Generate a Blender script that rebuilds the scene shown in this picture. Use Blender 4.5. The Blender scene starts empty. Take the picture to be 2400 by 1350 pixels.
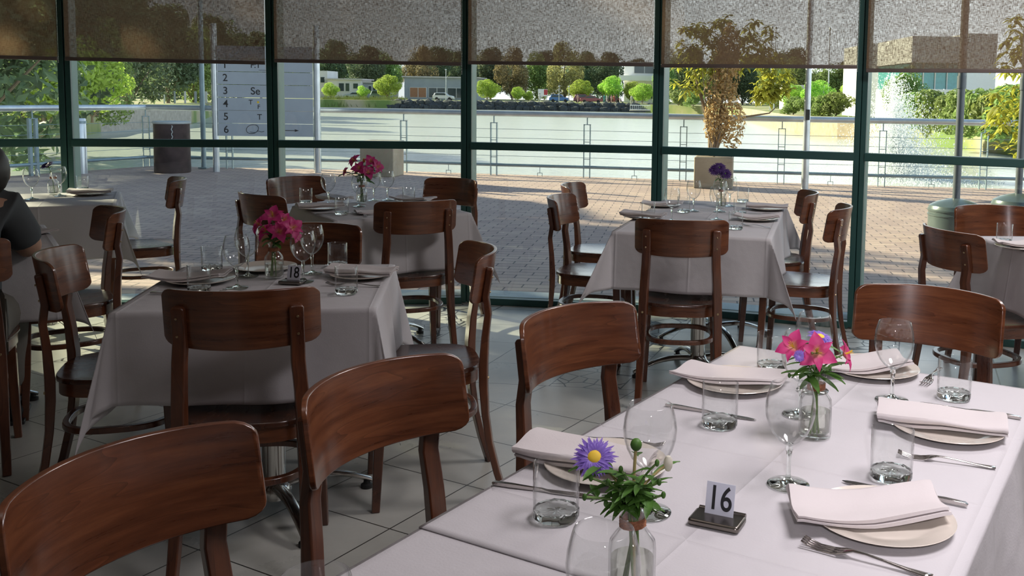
import bpy, math, random
from mathutils import Vector, Matrix, noise
random.seed(7)
D = bpy.data; S = bpy.context.scene; COL = S.collection
PI = math.pi; R = math.radians

# ------------------------------------------------------------------ camera
F = 2250.0; PITCH = R(5.3); ROLL = R(0.9); PPX, PPY = 1455.0, 430.0; HC = 1.38
cd = D.cameras.new('camera'); cam = D.objects.new('camera', cd); COL.objects.link(cam)
cd.sensor_width = 36.0; cd.sensor_fit = 'HORIZONTAL'; cd.lens = F / 2400 * 36
cd.shift_x = (1200 - PPX) / 2400; cd.shift_y = (PPY - 675) / 2400
cd.clip_start = 0.05; cd.clip_end = 1500
cam.location = (0, 0, HC)
cam.rotation_euler = (Matrix.Rotation(R(90) - PITCH, 3, 'X') @ Matrix.Rotation(ROLL, 3, 'Z')).to_euler()
S.camera = cam
S.view_settings.view_transform = 'Standard'; S.view_settings.look = 'None'
S.view_settings.gamma = 1; S.view_settings.exposure = 0.32
S.cycles.transparent_max_bounces = 40; S.cycles.transmission_bounces = 14; S.cycles.max_bounces = 14
try: S.view_settings.use_curve_mapping = False
except Exception: pass

# ------------------------------------------------------------------ sky and sun
W = D.worlds.new('sky'); S.world = W; W.use_nodes = True
nt = W.node_tree; nt.nodes.clear()
o = nt.nodes.new('ShaderNodeOutputWorld'); b = nt.nodes.new('ShaderNodeBackground')
tc = nt.nodes.new('ShaderNodeTexCoord'); sx = nt.nodes.new('ShaderNodeSeparateXYZ')
nt.links.new(tc.outputs['Generated'], sx.inputs[0])
cr = nt.nodes.new('ShaderNodeValToRGB')               # elevation: milky horizon, blue above
cr.color_ramp.elements[0].position = 0.0; cr.color_ramp.elements[0].color = (0.86, 0.85, 0.88, 1)
cr.color_ramp.elements[1].position = 0.42; cr.color_ramp.elements[1].color = (0.14, 0.19, 0.28, 1)
nt.links.new(sx.outputs[2], cr.inputs[0])
mr = nt.nodes.new('ShaderNodeMapRange')               # brighter, hazier side of the sky towards the right
mr.inputs[1].default_value = -0.45; mr.inputs[2].default_value = 0.42
mr.inputs[3].default_value = 0.50; mr.inputs[4].default_value = 3.4
mr.interpolation_type = 'SMOOTHSTEP'
nt.links.new(sx.outputs[0], mr.inputs[0])
nt.links.new(cr.outputs[0], b.inputs[0]); nt.links.new(mr.outputs[0], b.inputs[1]); nt.links.new(b.outputs[0], o.inputs[0])

def lamp(name, kind, loc, energy, color=(1, 1, 1), **k):
    l = D.lights.new(name, kind); l.energy = energy; l.color = color
    for a, v in k.items(): setattr(l, a, v)
    ob = D.objects.new(name, l); COL.objects.link(ob); ob.location = loc; return ob
def aim(ob, to):
    ob.rotation_euler = (Vector(to) - ob.location).to_track_quat('-Z', 'Y').to_euler()
sun = lamp('sun', 'SUN', (0, 0, 30), 13.0, (1.0, 0.86, 0.62), angle=R(0.6))
SUNV = Vector((0.87, -0.49, -0.40)).normalized()
sun.rotation_euler = SUNV.to_track_quat('-Z', 'Y').to_euler()
# the flash on the camera and unseen fill lamps added at ceiling height, mostly over the right-hand tables
fl = lamp('camera_flash', 'SPOT', (0.10, -0.05, 1.52), 50, (1.0, 0.94, 1.0), shadow_soft_size=0.03, spot_size=R(88), spot_blend=1.0)
aim(fl, (1.5, 2.2, 0.9))
dl1 = lamp('added_fill_near', 'AREA', (1.15, 1.3, 2.85), 22, (1.0, 0.93, 0.97), shape='DISK', size=0.9, spread=R(120))
dl2 = lamp('added_fill_back', 'AREA', (1.9, 3.6, 2.85), 40, (1.0, 0.94, 0.93), shape='DISK', size=0.9)
dl3 = lamp('added_fill_left', 'AREA', (-0.9, 1.2, 2.85), 2.5, (1.0, 0.88, 0.82), shape='DISK', size=0.9)

# ------------------------------------------------------------------ from a pixel of the 2400x1350 photo to a point in the place
def ray(x, y):
    u, v = x - PPX, y - PPY; c, s = math.cos(ROLL), math.sin(ROLL)
    a, bb = (u * c + v * s) / F, (-u * s + v * c) / F
    return Vector((a, math.cos(PITCH) - bb * math.sin(PITCH), -(math.sin(PITCH) + bb * math.cos(PITCH))))
def at(x, y, z=0.0):
    d = ray(x, y); return Vector((0, 0, HC)) + d * ((z - HC) / d.z)
def atY(x, y, Y):
    d = ray(x, y); return Vector((0, 0, HC)) + d * (Y / d.y)

# ------------------------------------------------------------------ materials
class NT:
    def __init__(s, name):
        s.m = D.materials.new(name); s.m.use_nodes = True; s.t = s.m.node_tree; s.t.nodes.clear()
        s.out = s.t.nodes.new('ShaderNodeOutputMaterial')
    def n(s, typ, **k):
        x = s.t.nodes.new('ShaderNode' + typ)
        for a, v in k.items():
            if a.startswith('i_'):
                key = a[2:]; key = int(key) if key.isdigit() else key.replace('_', ' ')
                x.inputs[key].default_value = v
            else: setattr(x, a, v)
        return x
    def l(s, a, b):
        s.t.links.new(a, b)
    def ramp(s, fac, stops, interp='LINEAR'):
        r = s.n('ValToRGB'); e = r.color_ramp.elements; r.color_ramp.interpolation = interp
        while len(e) < len(stops): e.new(0.5)
        for q, (p, c) in zip(e, stops): q.position = p; q.color = (*c, 1) if len(c) == 3 else c
        s.l(fac, r.inputs[0]); return r.outputs[0]
    def math(s, op, a, b=None, c=None):
        x = s.n('Math', operation=op)
        for i, v in enumerate((a, b, c)):
            if v is None: continue
            if isinstance(v, (int, float)): x.inputs[i].default_value = v
            else: s.l(v, x.inputs[i])
        return x.outputs[0]
    def mix(s, f, a, b, blend='MIX'):
        x = s.n('MixRGB', blend_type=blend)
        for i, v in enumerate((f, a, b)):
            if isinstance(v, (int, float)): x.inputs[i].default_value = v
            elif isinstance(v, tuple): x.inputs[i].default_value = (*v, 1)
            else: s.l(v, x.inputs[i])
        return x.outputs[0]
    def coord(s, kind='Object', scale=(1, 1, 1), rot=(0, 0, 0), loc=(0, 0, 0), rnd=0):
        t = s.n('TexCoord'); mp = s.n('Mapping')
        mp.inputs['Scale'].default_value = scale; mp.inputs['Rotation'].default_value = rot; mp.inputs['Location'].default_value = loc
        src = t.outputs[kind]
        if kind == 'World':
            pass
        if rnd:
            oi = s.n('ObjectInfo'); cm = s.n('CombineXYZ')
            v = s.math('MULTIPLY', oi.outputs['Random'], rnd)
            s.l(v, cm.inputs[0]); s.l(v, cm.inputs[1]); s.l(v, cm.inputs[2])
            ad = s.n('VectorMath', operation='ADD'); s.l(src, ad.inputs[0]); s.l(cm.outputs[0], ad.inputs[1]); src = ad.outputs[0]
        s.l(src, mp.inputs[0]); return mp.outputs[0]
    def pbr(s, color, rough=0.5, metal=0.0, bump=None, bs=0.3, bd=0.01, coat=0.0, spec=None, trans=0.0, sub=0.0):
        p = s.n('BsdfPrincipled')
        if isinstance(color, tuple): p.inputs['Base Color'].default_value = (*color, 1)
        else: s.l(color, p.inputs['Base Color'])
        if isinstance(rough, (int, float)): p.inputs['Roughness'].default_value = rough
        else: s.l(rough, p.inputs['Roughness'])
        p.inputs['Metallic'].default_value = metal
        if coat: p.inputs['Coat Weight'].default_value = coat; p.inputs['Coat Roughness'].default_value = 0.17
        if spec is not None: p.inputs['Specular IOR Level'].default_value = spec
        if bump is not None:
            bn = s.n('Bump'); bn.inputs['Strength'].default_value = bs; bn.inputs['Distance'].default_value = bd
            s.l(bump, bn.inputs['Height']); s.l(bn.outputs[0], p.inputs['Normal'])
        sh = p.outputs[0]
        if trans:
            t = s.n('BsdfTranslucent')
            if isinstance(color, tuple): t.inputs[0].default_value = (*color, 1)
            else: s.l(color, t.inputs[0])
            mx = s.n('MixShader'); mx.inputs[0].default_value = trans
            s.l(sh, mx.inputs[1]); s.l(t.outputs[0], mx.inputs[2]); sh = mx.outputs[0]
        s.l(sh, s.out.inputs[0]); return s.m

def plain(name, c, rough=0.5, metal=0.0, trans=0.0, var=0.12, vs=6.0, coat=0.0):
    t = NT(name); n = t.n('TexNoise', i_Scale=vs, i_Detail=4.0); t.l(t.coord(rnd=5), n.inputs[0])
    lo = tuple(v * (1 - var) for v in c); hi = tuple(min(1, v * (1 + var)) for v in c)
    return t.pbr(t.ramp(n.outputs[0], [(0.3, lo), (0.7, hi)]), rough, metal, trans=trans, coat=coat)

def wood(name, dark, mid, light, sx, sz, rough=0.3, coat=0.6):
    t = NT(name); v = t.coord(scale=(sx, 2.0, sz), rnd=9)
    n0 = t.n('TexNoise', i_Scale=1.0, i_Detail=2.0); t.l(v, n0.inputs[0])
    w = t.math('FRACT', t.math('MULTIPLY', n0.outputs[0], 9.0))
    n1 = t.n('TexNoise', i_Scale=3.0, i_Detail=6.0, i_Roughness=0.65); t.l(v, n1.inputs[0])
    base = t.ramp(n1.outputs[0], [(0.32, dark), (0.52, mid), (0.72, light)])
    lines = t.ramp(w, [(0.0, (0.62, 0.62, 0.62)), (0.12, (1, 1, 1)), (0.85, (1.0, 1.0, 1.0)), (1.0, (1.22, 1.22, 1.22))])
    c = t.mix(0.75, base, lines, 'MULTIPLY')
    return t.pbr(c, t.math('MULTIPLY_ADD', n1.outputs[0], 0.2, rough - 0.1), bump=n1.outputs[0], bs=0.06, bd=0.002, coat=coat)

M = {}
M['wood'] = wood('dark_beech', (0.075, 0.022, 0.009), (0.14, 0.044, 0.017), (0.215, 0.075, 0.028), 1.3, 15.0)
M['wood_v'] = wood('dark_beech_upright', (0.050, 0.014, 0.007), (0.105, 0.032, 0.013), (0.165, 0.052, 0.02), 12.0, 1.5)
M['seat'] = wood('dark_beech_seat', (0.035, 0.013, 0.009), (0.07, 0.025, 0.013), (0.11, 0.042, 0.02), 9.0, 2.0, rough=0.26)
M['screw'] = plain('brass_screw', (0.55, 0.42, 0.25), 0.3, 1.0)
M['chrome'] = plain('polished_steel', (0.62, 0.62, 0.60), 0.18, 1.0)
M['steel'] = plain('cutlery_steel', (0.50, 0.47, 0.45), 0.16, 1.0, var=0.05)
M['dark_steel'] = plain('brushed_dark_steel', (0.20, 0.18, 0.16), 0.3, 1.0)
M['black'] = plain('black_rubber', (0.015, 0.015, 0.015), 0.6)
M['green'] = plain('teal_green_paint', (0.020, 0.078, 0.070), 0.42, var=0.06)
M['green_skylit'] = plain('skylit_teal_paint', (0.10, 0.20, 0.17), 0.45, var=0.1)  # same teal paint, with the sky light on the fins put into the colour
M['sill'] = plain('pale_sill_concrete', (0.42, 0.46, 0.47), 0.8)
M['paint'] = plain('cream_wall_paint', (0.30, 0.26, 0.23), 0.85)
M['ceil'] = plain('white_ceiling_paint', (0.50, 0.48, 0.46), 0.9)
M['plate'] = plain('glazed_white_china', (0.66, 0.60, 0.53), 0.12, var=0.03, coat=0.4)
M['card'] = plain('white_card', (0.62, 0.64, 0.74), 0.5, var=0.02)
M['ink'] = plain('black_ink', (0.012, 0.012, 0.015), 0.5)
M['board'] = plain('chipboard', (0.10, 0.06, 0.04), 0.7)

def cloth_mat(name, c, fold=0.345, weave=1.0, amp=0.0016):
    t = NT(name); tcn = t.n('TexCoord'); sp = t.n('SeparateXYZ'); t.l(tcn.outputs['Object'], sp.inputs[0])
    def ridge(o_):
        f = t.math('PINGPONG', t.math('ADD', o_, 50 * fold), fold / 2)     # 0 on the fold lines
        f = t.math('SUBTRACT', 1.0, t.math('MINIMUM', t.math('MULTIPLY', f, 1 / 0.011), 1.0))
        return t.math('MULTIPLY', f, f)
    h = t.math('MAXIMUM', ridge(sp.outputs[0]), ridge(sp.outputs[1]))
    n1 = t.n('TexNoise', i_Scale=5.0, i_Detail=3.0); t.l(tcn.outputs['Object'], n1.inputs[0])
    n2 = t.n('TexNoise', i_Scale=260.0, i_Detail=1.0); t.l(tcn.outputs['Object'], n2.inputs[0])
    hh = t.math('ADD', t.math('MULTIPLY', h, amp), t.math('ADD', t.math('MULTIPLY', n1.outputs[0], 0.010), t.math('MULTIPLY', n2.outputs[0], 0.0003 * weave)))
    return t.pbr(c, 0.85, bump=hh, bs=1.0, bd=1.0, trans=0.22, spec=0.2)
M['cloth'] = cloth_mat('white_tablecloth', (0.66, 0.64, 0.66))
M['napkin'] = cloth_mat('white_napkin', (0.74, 0.69, 0.69), fold=5.0, amp=0)

def clear_glass(name, tint=(0.97, 0.985, 0.98), edge=0.25, base=0.04, power=2.2):
    """thin clear glass: sees straight through, mirrors more towards its edges"""
    t = NT(name); tr = t.n('BsdfTransparent'); g = t.n('BsdfGlossy'); g.inputs['Roughness'].default_value = 0.015
    lw = t.n('LayerWeight', i_Blend=0.5)
    f = t.math('MULTIPLY_ADD', t.math('POWER', lw.outputs['Facing'], power * 2), edge, base)
    c = t.ramp(lw.outputs['Facing'], [(0.55, tint), (1.0, tuple(v * 0.62 for v in tint))])
    t.l(c, tr.inputs[0]); g.inputs[0].default_value = (1, 1, 1, 1)
    mx = t.n('MixShader'); t.l(f, mx.inputs[0]); t.l(tr.outputs[0], mx.inputs[1]); t.l(g.outputs[0], mx.inputs[2])
    t.l(mx.outputs[0], t.out.inputs[0]); return t.m
M['glass'] = clear_glass('clear_drinking_glass', (0.985, 0.99, 0.988), edge=0.8, base=0.04)
M['window'] = clear_glass('window_glass', (0.90, 0.95, 0.93), edge=0.5, base=0.045, power=2.5)
t = NT('solid_glass'); g = t.n('BsdfGlass'); g.inputs['IOR'].default_value = 1.48; g.inputs['Roughness'].default_value = 0.0; g.inputs[0].default_value = (0.96, 0.98, 0.97, 1)
t.l(g.outputs[0], t.out.inputs[0]); M['solid_glass'] = t.m

# ------------------------------------------------------------------ mesh building
class MB:
    def __init__(s): s.v = []; s.f = []; s.mi = []
    def add(s, vs, fs, T=None, mi=0):
        k = len(s.v)
        s.v += [tuple(T @ Vector(p)) if T else tuple(p) for p in vs]
        s.f += [tuple(i + k for i in f) for f in fs]; s.mi += [mi] * len(fs); return s
    def box(s, c, d, T=None, mi=0):
        x, y, z = d[0] / 2, d[1] / 2, d[2] / 2; vs = [(c[0] + a * x, c[1] + b_ * y, c[2] + e * z) for a in (-1, 1) for b_ in (-1, 1) for e in (-1, 1)]
        return s.add(vs, [(0, 1, 3, 2), (4, 6, 7, 5), (0, 4, 5, 1), (2, 3, 7, 6), (0, 2, 6, 4), (1, 5, 7, 3)], T, mi)
    def lathe(s, prof, n=24, T=None, mi=0, cap0=False, cap1=False):
        vs = []; fs = []
        for r, z in prof: vs += [(r * math.cos(2 * PI * i / n), r * math.sin(2 * PI * i / n), z) for i in range(n)]
        for j in range(len(prof) - 1):
            for i in range(n):
                a, b_ = j * n + i, j * n + (i + 1) % n; fs.append((a, b_, b_ + n, a + n))
        if cap0: fs.append(tuple(reversed(range(n))))
        if cap1: fs.append(tuple(range((len(prof) - 1) * n, len(prof) * n)))
        return s.add(vs, fs, T, mi)
    def tube(s, pts, r, n=8, T=None, mi=0, closed=False, cap=True, flat=None, up=None):
        """sweep; r may be a list; flat=(w,h) gives a rectangular section"""
        P = [Vector(p) for p in pts]; m = len(P); vs = []; fs = []
        rs = r if isinstance(r, (list, tuple)) else [r] * m
        ref = Vector(up) if up else None
        for i, p in enumerate(P):
            a = P[(i - 1) % m] if (closed or i > 0) else p; c = P[(i + 1) % m] if (closed or i < m - 1) else p
            d = (c - a).normalized()
            q = ref if ref is not None else (Vector((0, 0, 1)) if abs(d.z) < 0.9 else Vector((0, 1, 0)))
            sd = d.cross(q).normalized(); u = sd.cross(d).normalized()
            if flat:
                w, h = flat if isinstance(flat[0], (int, float)) else flat[i]
                for ax, ay in ((-1, -1), (1, -1), (1, 1), (-1, 1)): vs.append(p + sd * ax * w / 2 + u * ay * h / 2)
            else:
                for k in range(n):
                    t_ = 2 * PI * k / n; vs.append(p + sd * rs[i] * math.cos(t_) + u * rs[i] * math.sin(t_))
        nn = 4 if flat else n
        for j in range(m if closed else m - 1):
            for i in range(nn):
                a, b_ = j * nn + i, j * nn + (i + 1) % nn; a2, b2 = (a + nn) % (m * nn), (b_ + nn) % (m * nn); fs.append((a, b_, b2, a2))
        if cap and not closed: fs.append(tuple(reversed(range(nn)))); fs.append(tuple(range((m - 1) * nn, m * nn)))
        return s.add(vs, fs, T, mi)
    def prism(s, poly, z0, z1, T=None, mi=0):
        n = len(poly); vs = [(x, y, z0) for x, y in poly] + [(x, y, z1) for x, y in poly]
        fs = [tuple(reversed(range(n))), tuple(range(n, 2 * n))] + [(i, (i + 1) % n, n + (i + 1) % n, n + i) for i in range(n)]
        return s.add(vs, fs, T, mi)
    def grid(s, fn, nu, nv, T=None, mi=0):
        vs = [fn(i / nu, j / nv) for j in range(nv + 1) for i in range(nu + 1)]
        fs = [(j * (nu + 1) + i, j * (nu + 1) + i + 1, (j + 1) * (nu + 1) + i + 1, (j + 1) * (nu + 1) + i) for j in range(nv) for i in range(nu)]
        return s.add(vs, fs, T, mi)
    def ball(s, c, r, n=10, T=None, mi=0, sq=(1, 1, 1)):
        vs = [(c[0], c[1], c[2] - r * sq[2])]; fs = []; m = n // 2
        for j in range(1, m):
            a = -PI / 2 + PI * j / m
            vs += [(c[0] + r * sq[0] * math.cos(a) * math.cos(2 * PI * i / n), c[1] + r * sq[1] * math.cos(a) * math.sin(2 * PI * i / n), c[2] + r * sq[2] * math.sin(a)) for i in range(n)]
        vs.append((c[0], c[1], c[2] + r * sq[2])); L = len(vs) - 1
        for i in range(n):
            fs.append((0, 1 + (i + 1) % n, 1 + i)); k = 1 + (m - 2) * n; fs.append((k + i, k + (i + 1) % n, L))
            for j in range(m - 2):
                a, b_ = 1 + j * n + i, 1 + j * n + (i + 1) % n; fs.append((a, b_, b_ + n, a + n))
        return s.add(vs, fs, T, mi)
    def build(s, name, mats, parent=None, smooth=35, bevel=0, seg=2, sub=0, solid=0):
        me = D.meshes.new(name); me.from_pydata(s.v, [], s.f); me.validate()
        for m_ in (mats if isinstance(mats, (list, tuple)) else [mats]): me.materials.append(m_)
        if len(set(s.mi)) > 1 and len(me.polygons) == len(s.mi): me.polygons.foreach_set('material_index', s.mi)
        if smooth:
            me.polygons.foreach_set('use_smooth', [True] * len(me.polygons)); me.set_sharp_from_angle(angle=R(smooth))
        ob = D.objects.new(name, me); COL.objects.link(ob)
        if parent is not None: ob.parent = parent
        if solid:
            q = ob.modifiers.new('thick', 'SOLIDIFY'); q.thickness = solid; q.offset = 0
        if bevel:
            q = ob.modifiers.new('bevel', 'BEVEL'); q.width = bevel; q.segments = seg; q.limit_method = 'ANGLE'; q.angle_limit = R(40); q.harden_normals = False
        if sub:
            q = ob.modifiers.new('sub', 'SUBSURF'); q.levels = q.render_levels = sub
        return ob
def tag(o, label=None, cat=None, group=None, kind=None):
    if label: o['label'] = label
    if cat: o['category'] = cat
    if group: o['group'] = group
    if kind: o['kind'] = kind
    return o
def thing(name, label, cat, loc=(0, 0, 0), rz=0.0, group=None):
    e = D.objects.new(name, None); COL.objects.link(e); e.empty_display_size = 0.05
    e.location = loc; e.rotation_euler = (0, 0, rz); return tag(e, label, cat, group)
def copy_tree(o_, parent=None):
    c = o_.copy(); COL.objects.link(c)
    if parent is not None: c.parent = parent
    for ch in list(o_.children): copy_tree(ch, c)
    return c
USED = set()
def place(proto, loc, rz, label, cat=None, group=None, scale=None):
    """the first call moves the prototype itself, later ones move a copy of it and its parts"""
    if proto.name in USED: o_ = copy_tree(proto)
    else: o_ = proto; USED.add(proto.name)
    o_.location = loc; o_.rotation_euler = (0, 0, rz)
    if scale: o_.scale = (scale,) * 3 if isinstance(scale, (int, float)) else scale
    return tag(o_, label, cat, group)
def rounded(x0, y0, x1, y1, r, n=6):
    P = []
    for cx, cy, a0 in ((x1 - r, y1 - r, 0), (x0 + r, y1 - r, 90), (x0 + r, y0 + r, 180), (x1 - r, y0 + r, 270)):
        P += [(cx + r * math.cos(R(a0 + 90 * k / n)), cy + r * math.sin(R(a0 + 90 * k / n))) for k in range(n + 1)]
    return P
def struct(o_): o_['kind'] = 'structure'; return o_
# ------------------------------------------------------------------ the room
POSTS = [(-4.45, 5.30), (-3.38, 5.85), (-2.20, 6.07), (-1.00, 6.20), (0.23, 6.04), (1.41, 5.67), (2.50, 5.18), (3.50, 4.55)]
t = NT('stone_floor_tiles'); tcn = t.n('TexCoord')
def rotxy(t, src, ang, sc=1.0, off=(0, 0)):
    mp = t.n('Mapping'); mp.inputs['Rotation'].default_value = (0, 0, ang); mp.inputs['Scale'].default_value = (sc, sc, 1)
    mp.inputs['Location'].default_value = (off[0], off[1], 0); t.l(src, mp.inputs[0]); sp = t.n('SeparateXYZ'); t.l(mp.outputs[0], sp.inputs[0]); return sp.outputs[0], sp.outputs[1], mp.outputs[0]
def groove(t, o_, w):
    f = t.math('PINGPONG', o_, 0.5); return t.math('LESS_THAN', f, w)
P0 = tcn.outputs['Object']
x1, y1, v1 = rotxy(t, P0, R(28.5 - 0), 1 / 0.395, (0.12, 0.36))
g1 = t.math('MAXIMUM', groove(t, x1, 0.006), groove(t, y1, 0.006))
x2, y2, v2 = rotxy(t, P0, R(6), 1 / 0.40, (0.0, 0.18))
x3, y3, v3 = rotxy(t, P0, R(17), 1.0, (0, 0))
xs = t.math('FRACT', t.math('MULTIPLY_ADD', x3, 1 / 1.24, 10.30))
strip = t.math('LESS_THAN', xs, 0.27); stripe = t.math('MAXIMUM', t.math('LESS_THAN', t.math('ABSOLUTE', t.math('SUBTRACT', xs, 0.27)), 0.003), t.math('LESS_THAN', xs, 0.004))
vo = t.n('TexVoronoi', feature='DISTANCE_TO_EDGE', i_Scale=9.5); t.l(P0, vo.inputs[0])
crz = t.math('MULTIPLY', t.math('LESS_THAN', vo.outputs[0], 0.035), strip)
g2 = t.math('MAXIMUM', t.math('MAXIMUM', groove(t, y2, 0.005), t.math('LESS_THAN', t.math('ABSOLUTE', t.math('SUBTRACT', xs, 0.66)), 0.003)), stripe)
g2 = t.math('MAXIMUM', t.math('MULTIPLY', g2, t.math('SUBTRACT', 1.0, strip)), t.math('MAXIMUM', crz, stripe))
border = t.math('GREATER_THAN', y2, 11.45 - 0.32)
edge = t.math('LESS_THAN', t.math('ABSOLUTE', t.math('SUBTRACT', y2, 11.13)), 0.006)
gg = t.math('MAXIMUM', edge, t.math('ADD', t.math('MULTIPLY', g2, border), t.math('MULTIPLY', g1, t.math('SUBTRACT', 1.0, border))))
wn = t.n('TexWhiteNoise'); fl_ = t.n('VectorMath', operation='FLOOR'); t.l(v1, fl_.inputs[0]); t.l(fl_.outputs[0], wn.inputs[0])
ns = t.n('TexNoise', i_Scale=3.5, i_Detail=8.0, i_Roughness=0.62); t.l(P0, ns.inputs[0])
base = t.ramp(ns.outputs[0], [(0.3, (0.38, 0.39, 0.365)), (0.55, (0.47, 0.475, 0.44)), (0.75, (0.54, 0.54, 0.50))])
base = t.mix(t.math('MULTIPLY', wn.outputs[0], 0.22), base, (0.36, 0.32, 0.27))
cg = t.mix(gg, base, (0.028, 0.024, 0.020))
M['floor'] = t.pbr(cg, t.math('MULTIPLY_ADD', ns.outputs[0], 0.25, 0.18), bump=t.math('SUBTRACT', t.math('MULTIPLY', ns.outputs[0], 0.25), gg), bs=0.25, bd=0.004)
mb = MB(); poly = POSTS + [(3.5, -2.6), (-4.45, -2.6)]
mb.add([(x, y, 0) for x, y in reversed(poly)], [tuple(range(len(poly)))]); struct(mb.build('floor', M['floor'], smooth=0))
mb = MB().prism([(x, y) for x, y in reversed(POSTS + [(3.6, -2.7), (-4.55, -2.7)])], 2.95, 3.05); struct(mb.build('ceiling', M['ceil'], smooth=0))
struct(MB().box((-4.52, 1.3, 1.48), (0.1, 8.0, 2.94)).build('wall_left', M['paint'], smooth=0))
struct(MB().box((3.57, 0.9, 1.48), (0.1, 7.2, 2.94)).build('wall_right', M['paint'], smooth=0))
struct(MB().box((-0.47, -2.68, 1.48), (8.1, 0.1, 2.94)).build('wall_back', M['paint'], smooth=0))

def seg_frame(a, b):
    """matrix with x along the wall from a to b, y outwards, origin at a"""
    d = Vector((b[0] - a[0], b[1] - a[1], 0)); L = d.length; d.normalize(); n = Vector((-d.y, d.x, 0))
    m = Matrix(((d.x, n.x, 0, a[0]), (d.y, n.y, 0, a[1]), (0, 0, 1, 0), (0, 0, 0, 1))); return m, L
TOPZ = 2.62
for i, p in enumerate(POSTS):
    a = POSTS[max(0, i - 1)]; b_ = POSTS[min(len(POSTS) - 1, i + 1)]
    m, _ = seg_frame(a, b_); m = m.copy(); m.translation = (p[0], p[1], 0)
    post = MB().box((-0.017, 0.0, 1.48), (0.033, 0.055, 2.94), m).box((0.018, 0.004, 1.48), (0.031, 0.047, 2.94), m)
    struct(post.build('trim_%d' % (i + 1), M['green'], bevel=0.003, smooth=0))
    q = MB().box((0.0, 0.125, 1.48), (0.056, 0.19, 2.94), m).build('outer_fin', M['green_skylit'], D.objects['trim_%d' % (i + 1)], bevel=0.003, smooth=0)
for i in range(len(POSTS) - 1):
    m, L = seg_frame(POSTS[i], POSTS[i + 1]); w = struct(thing('window_%d' % (i + 1), None, None))
    g = 0.030
    MB().box((L / 2, 0.0, 1.035), (L - 2 * g, 0.055, 0.048), m).build('transom', M['green'], w, bevel=0.004, smooth=0)
    MB().box((L / 2, 0.0, 0.022), (L - 2 * g, 0.055, 0.044), m).build('bottom_frame', M['green'], w, bevel=0.004, smooth=0)
    MB().box((L / 2, 0.0, TOPZ), (L - 2 * g, 0.055, 0.06), m).build('top_frame', M['green'], w, bevel=0.004, smooth=0)
    MB().box((L / 2, 0.014, (0.044 + 1.011) / 2), (L - 2 * g, 0.006, 0.967), m).build('lower_pane', M['window'], w, smooth=0)
    MB().box((L / 2, 0.014, (1.059 + TOPZ - .03) / 2), (L - 2 * g, 0.006, TOPZ - .03 - 1.059), m).build('upper_pane', M['window'], w, smooth=0)
    MB().box((L / 2, 0.16, 0.015), (L + 0.02, 0.19, 0.05), m).build('outer_sill', M['sill'], w, bevel=0.004, smooth=0)
    struct(MB().box((L / 2, 0.0, (TOPZ + 2.98) / 2), (L, 0.12, 0.30), m).build('wall_header_%d' % (i + 1), M['paint'], smooth=0))

# ------------------------------------------------------------------ roller blinds
t = NT('woven_sunscreen_fabric'); v = t.coord()
n1 = t.n('TexNoise', i_Scale=1.0, i_Detail=2.0); t.l(t.coord(scale=(45, 45, 420)), n1.inputs[0])
n2 = t.n('TexNoise', i_Scale=1.0, i_Detail=2.0); t.l(t.coord(scale=(420, 420, 50)), n2.inputs[0])
n3 = t.n('TexNoise', i_Scale=0.9, i_Detail=2.0); t.l(t.coord(scale=(3, 3, 22)), n3.inputs[0])
op = t.math('MULTIPLY_ADD', t.math('ADD', n1.outputs[0], n2.outputs[0]), 0.5, -0.25)
col = t.ramp(op, [(0.16, (0.16, 0.10, 0.06)), (0.36, (0.30, 0.20, 0.125))])
df = t.n('BsdfDiffuse'); t.l(col, df.inputs[0]); tl = t.n('BsdfTranslucent'); t.l(col, tl.inputs[0])
m1 = t.n('MixShader', i_0=0.38); t.l(df.outputs[0], m1.inputs[1]); t.l(tl.outputs[0], m1.inputs[2])
tr = t.n('BsdfTransparent'); m2 = t.n('MixShader')
o_ = t.math('MULTIPLY_ADD', op, 1.3, -0.18); o_ = t.math('MULTIPLY', o_, t.math('MULTIPLY_ADD', n3.outputs[0], 0.5, 0.75))
t.l(t.math('MAXIMUM', o_, 0.03), m2.inputs[0]); t.l(m1.outputs[0], m2.inputs[1]); t.l(tr.outputs[0], m2.inputs[2]); t.l(m2.outputs[0], t.out.inputs[0])
M['blind'] = t.m
M['rail_brown'] = plain('anodised_brown_rail', (0.16, 0.125, 0.11), 0.4, 0.3)
M['chain'] = plain('steel_bead_chain', (0.7, 0.68, 0.6), 0.3, 1.0)
BZ = [1.53, 1.53, 1.545, 1.555, 1.55, 1.53, 1.52]
BL = ['roller blind above the dark foliage at the far left edge', 'roller blind left of the numbered sign board, one in from the left edge',
      'roller blind with the numbered sign board passing behind its lower left corner', 'centre roller blind above the far shore trees and blue car',
      'roller blind directly above the potted tree and dry shrub', 'lowest hanging roller blind at the right, above the fountain', 'roller blind beyond the right edge']
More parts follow.
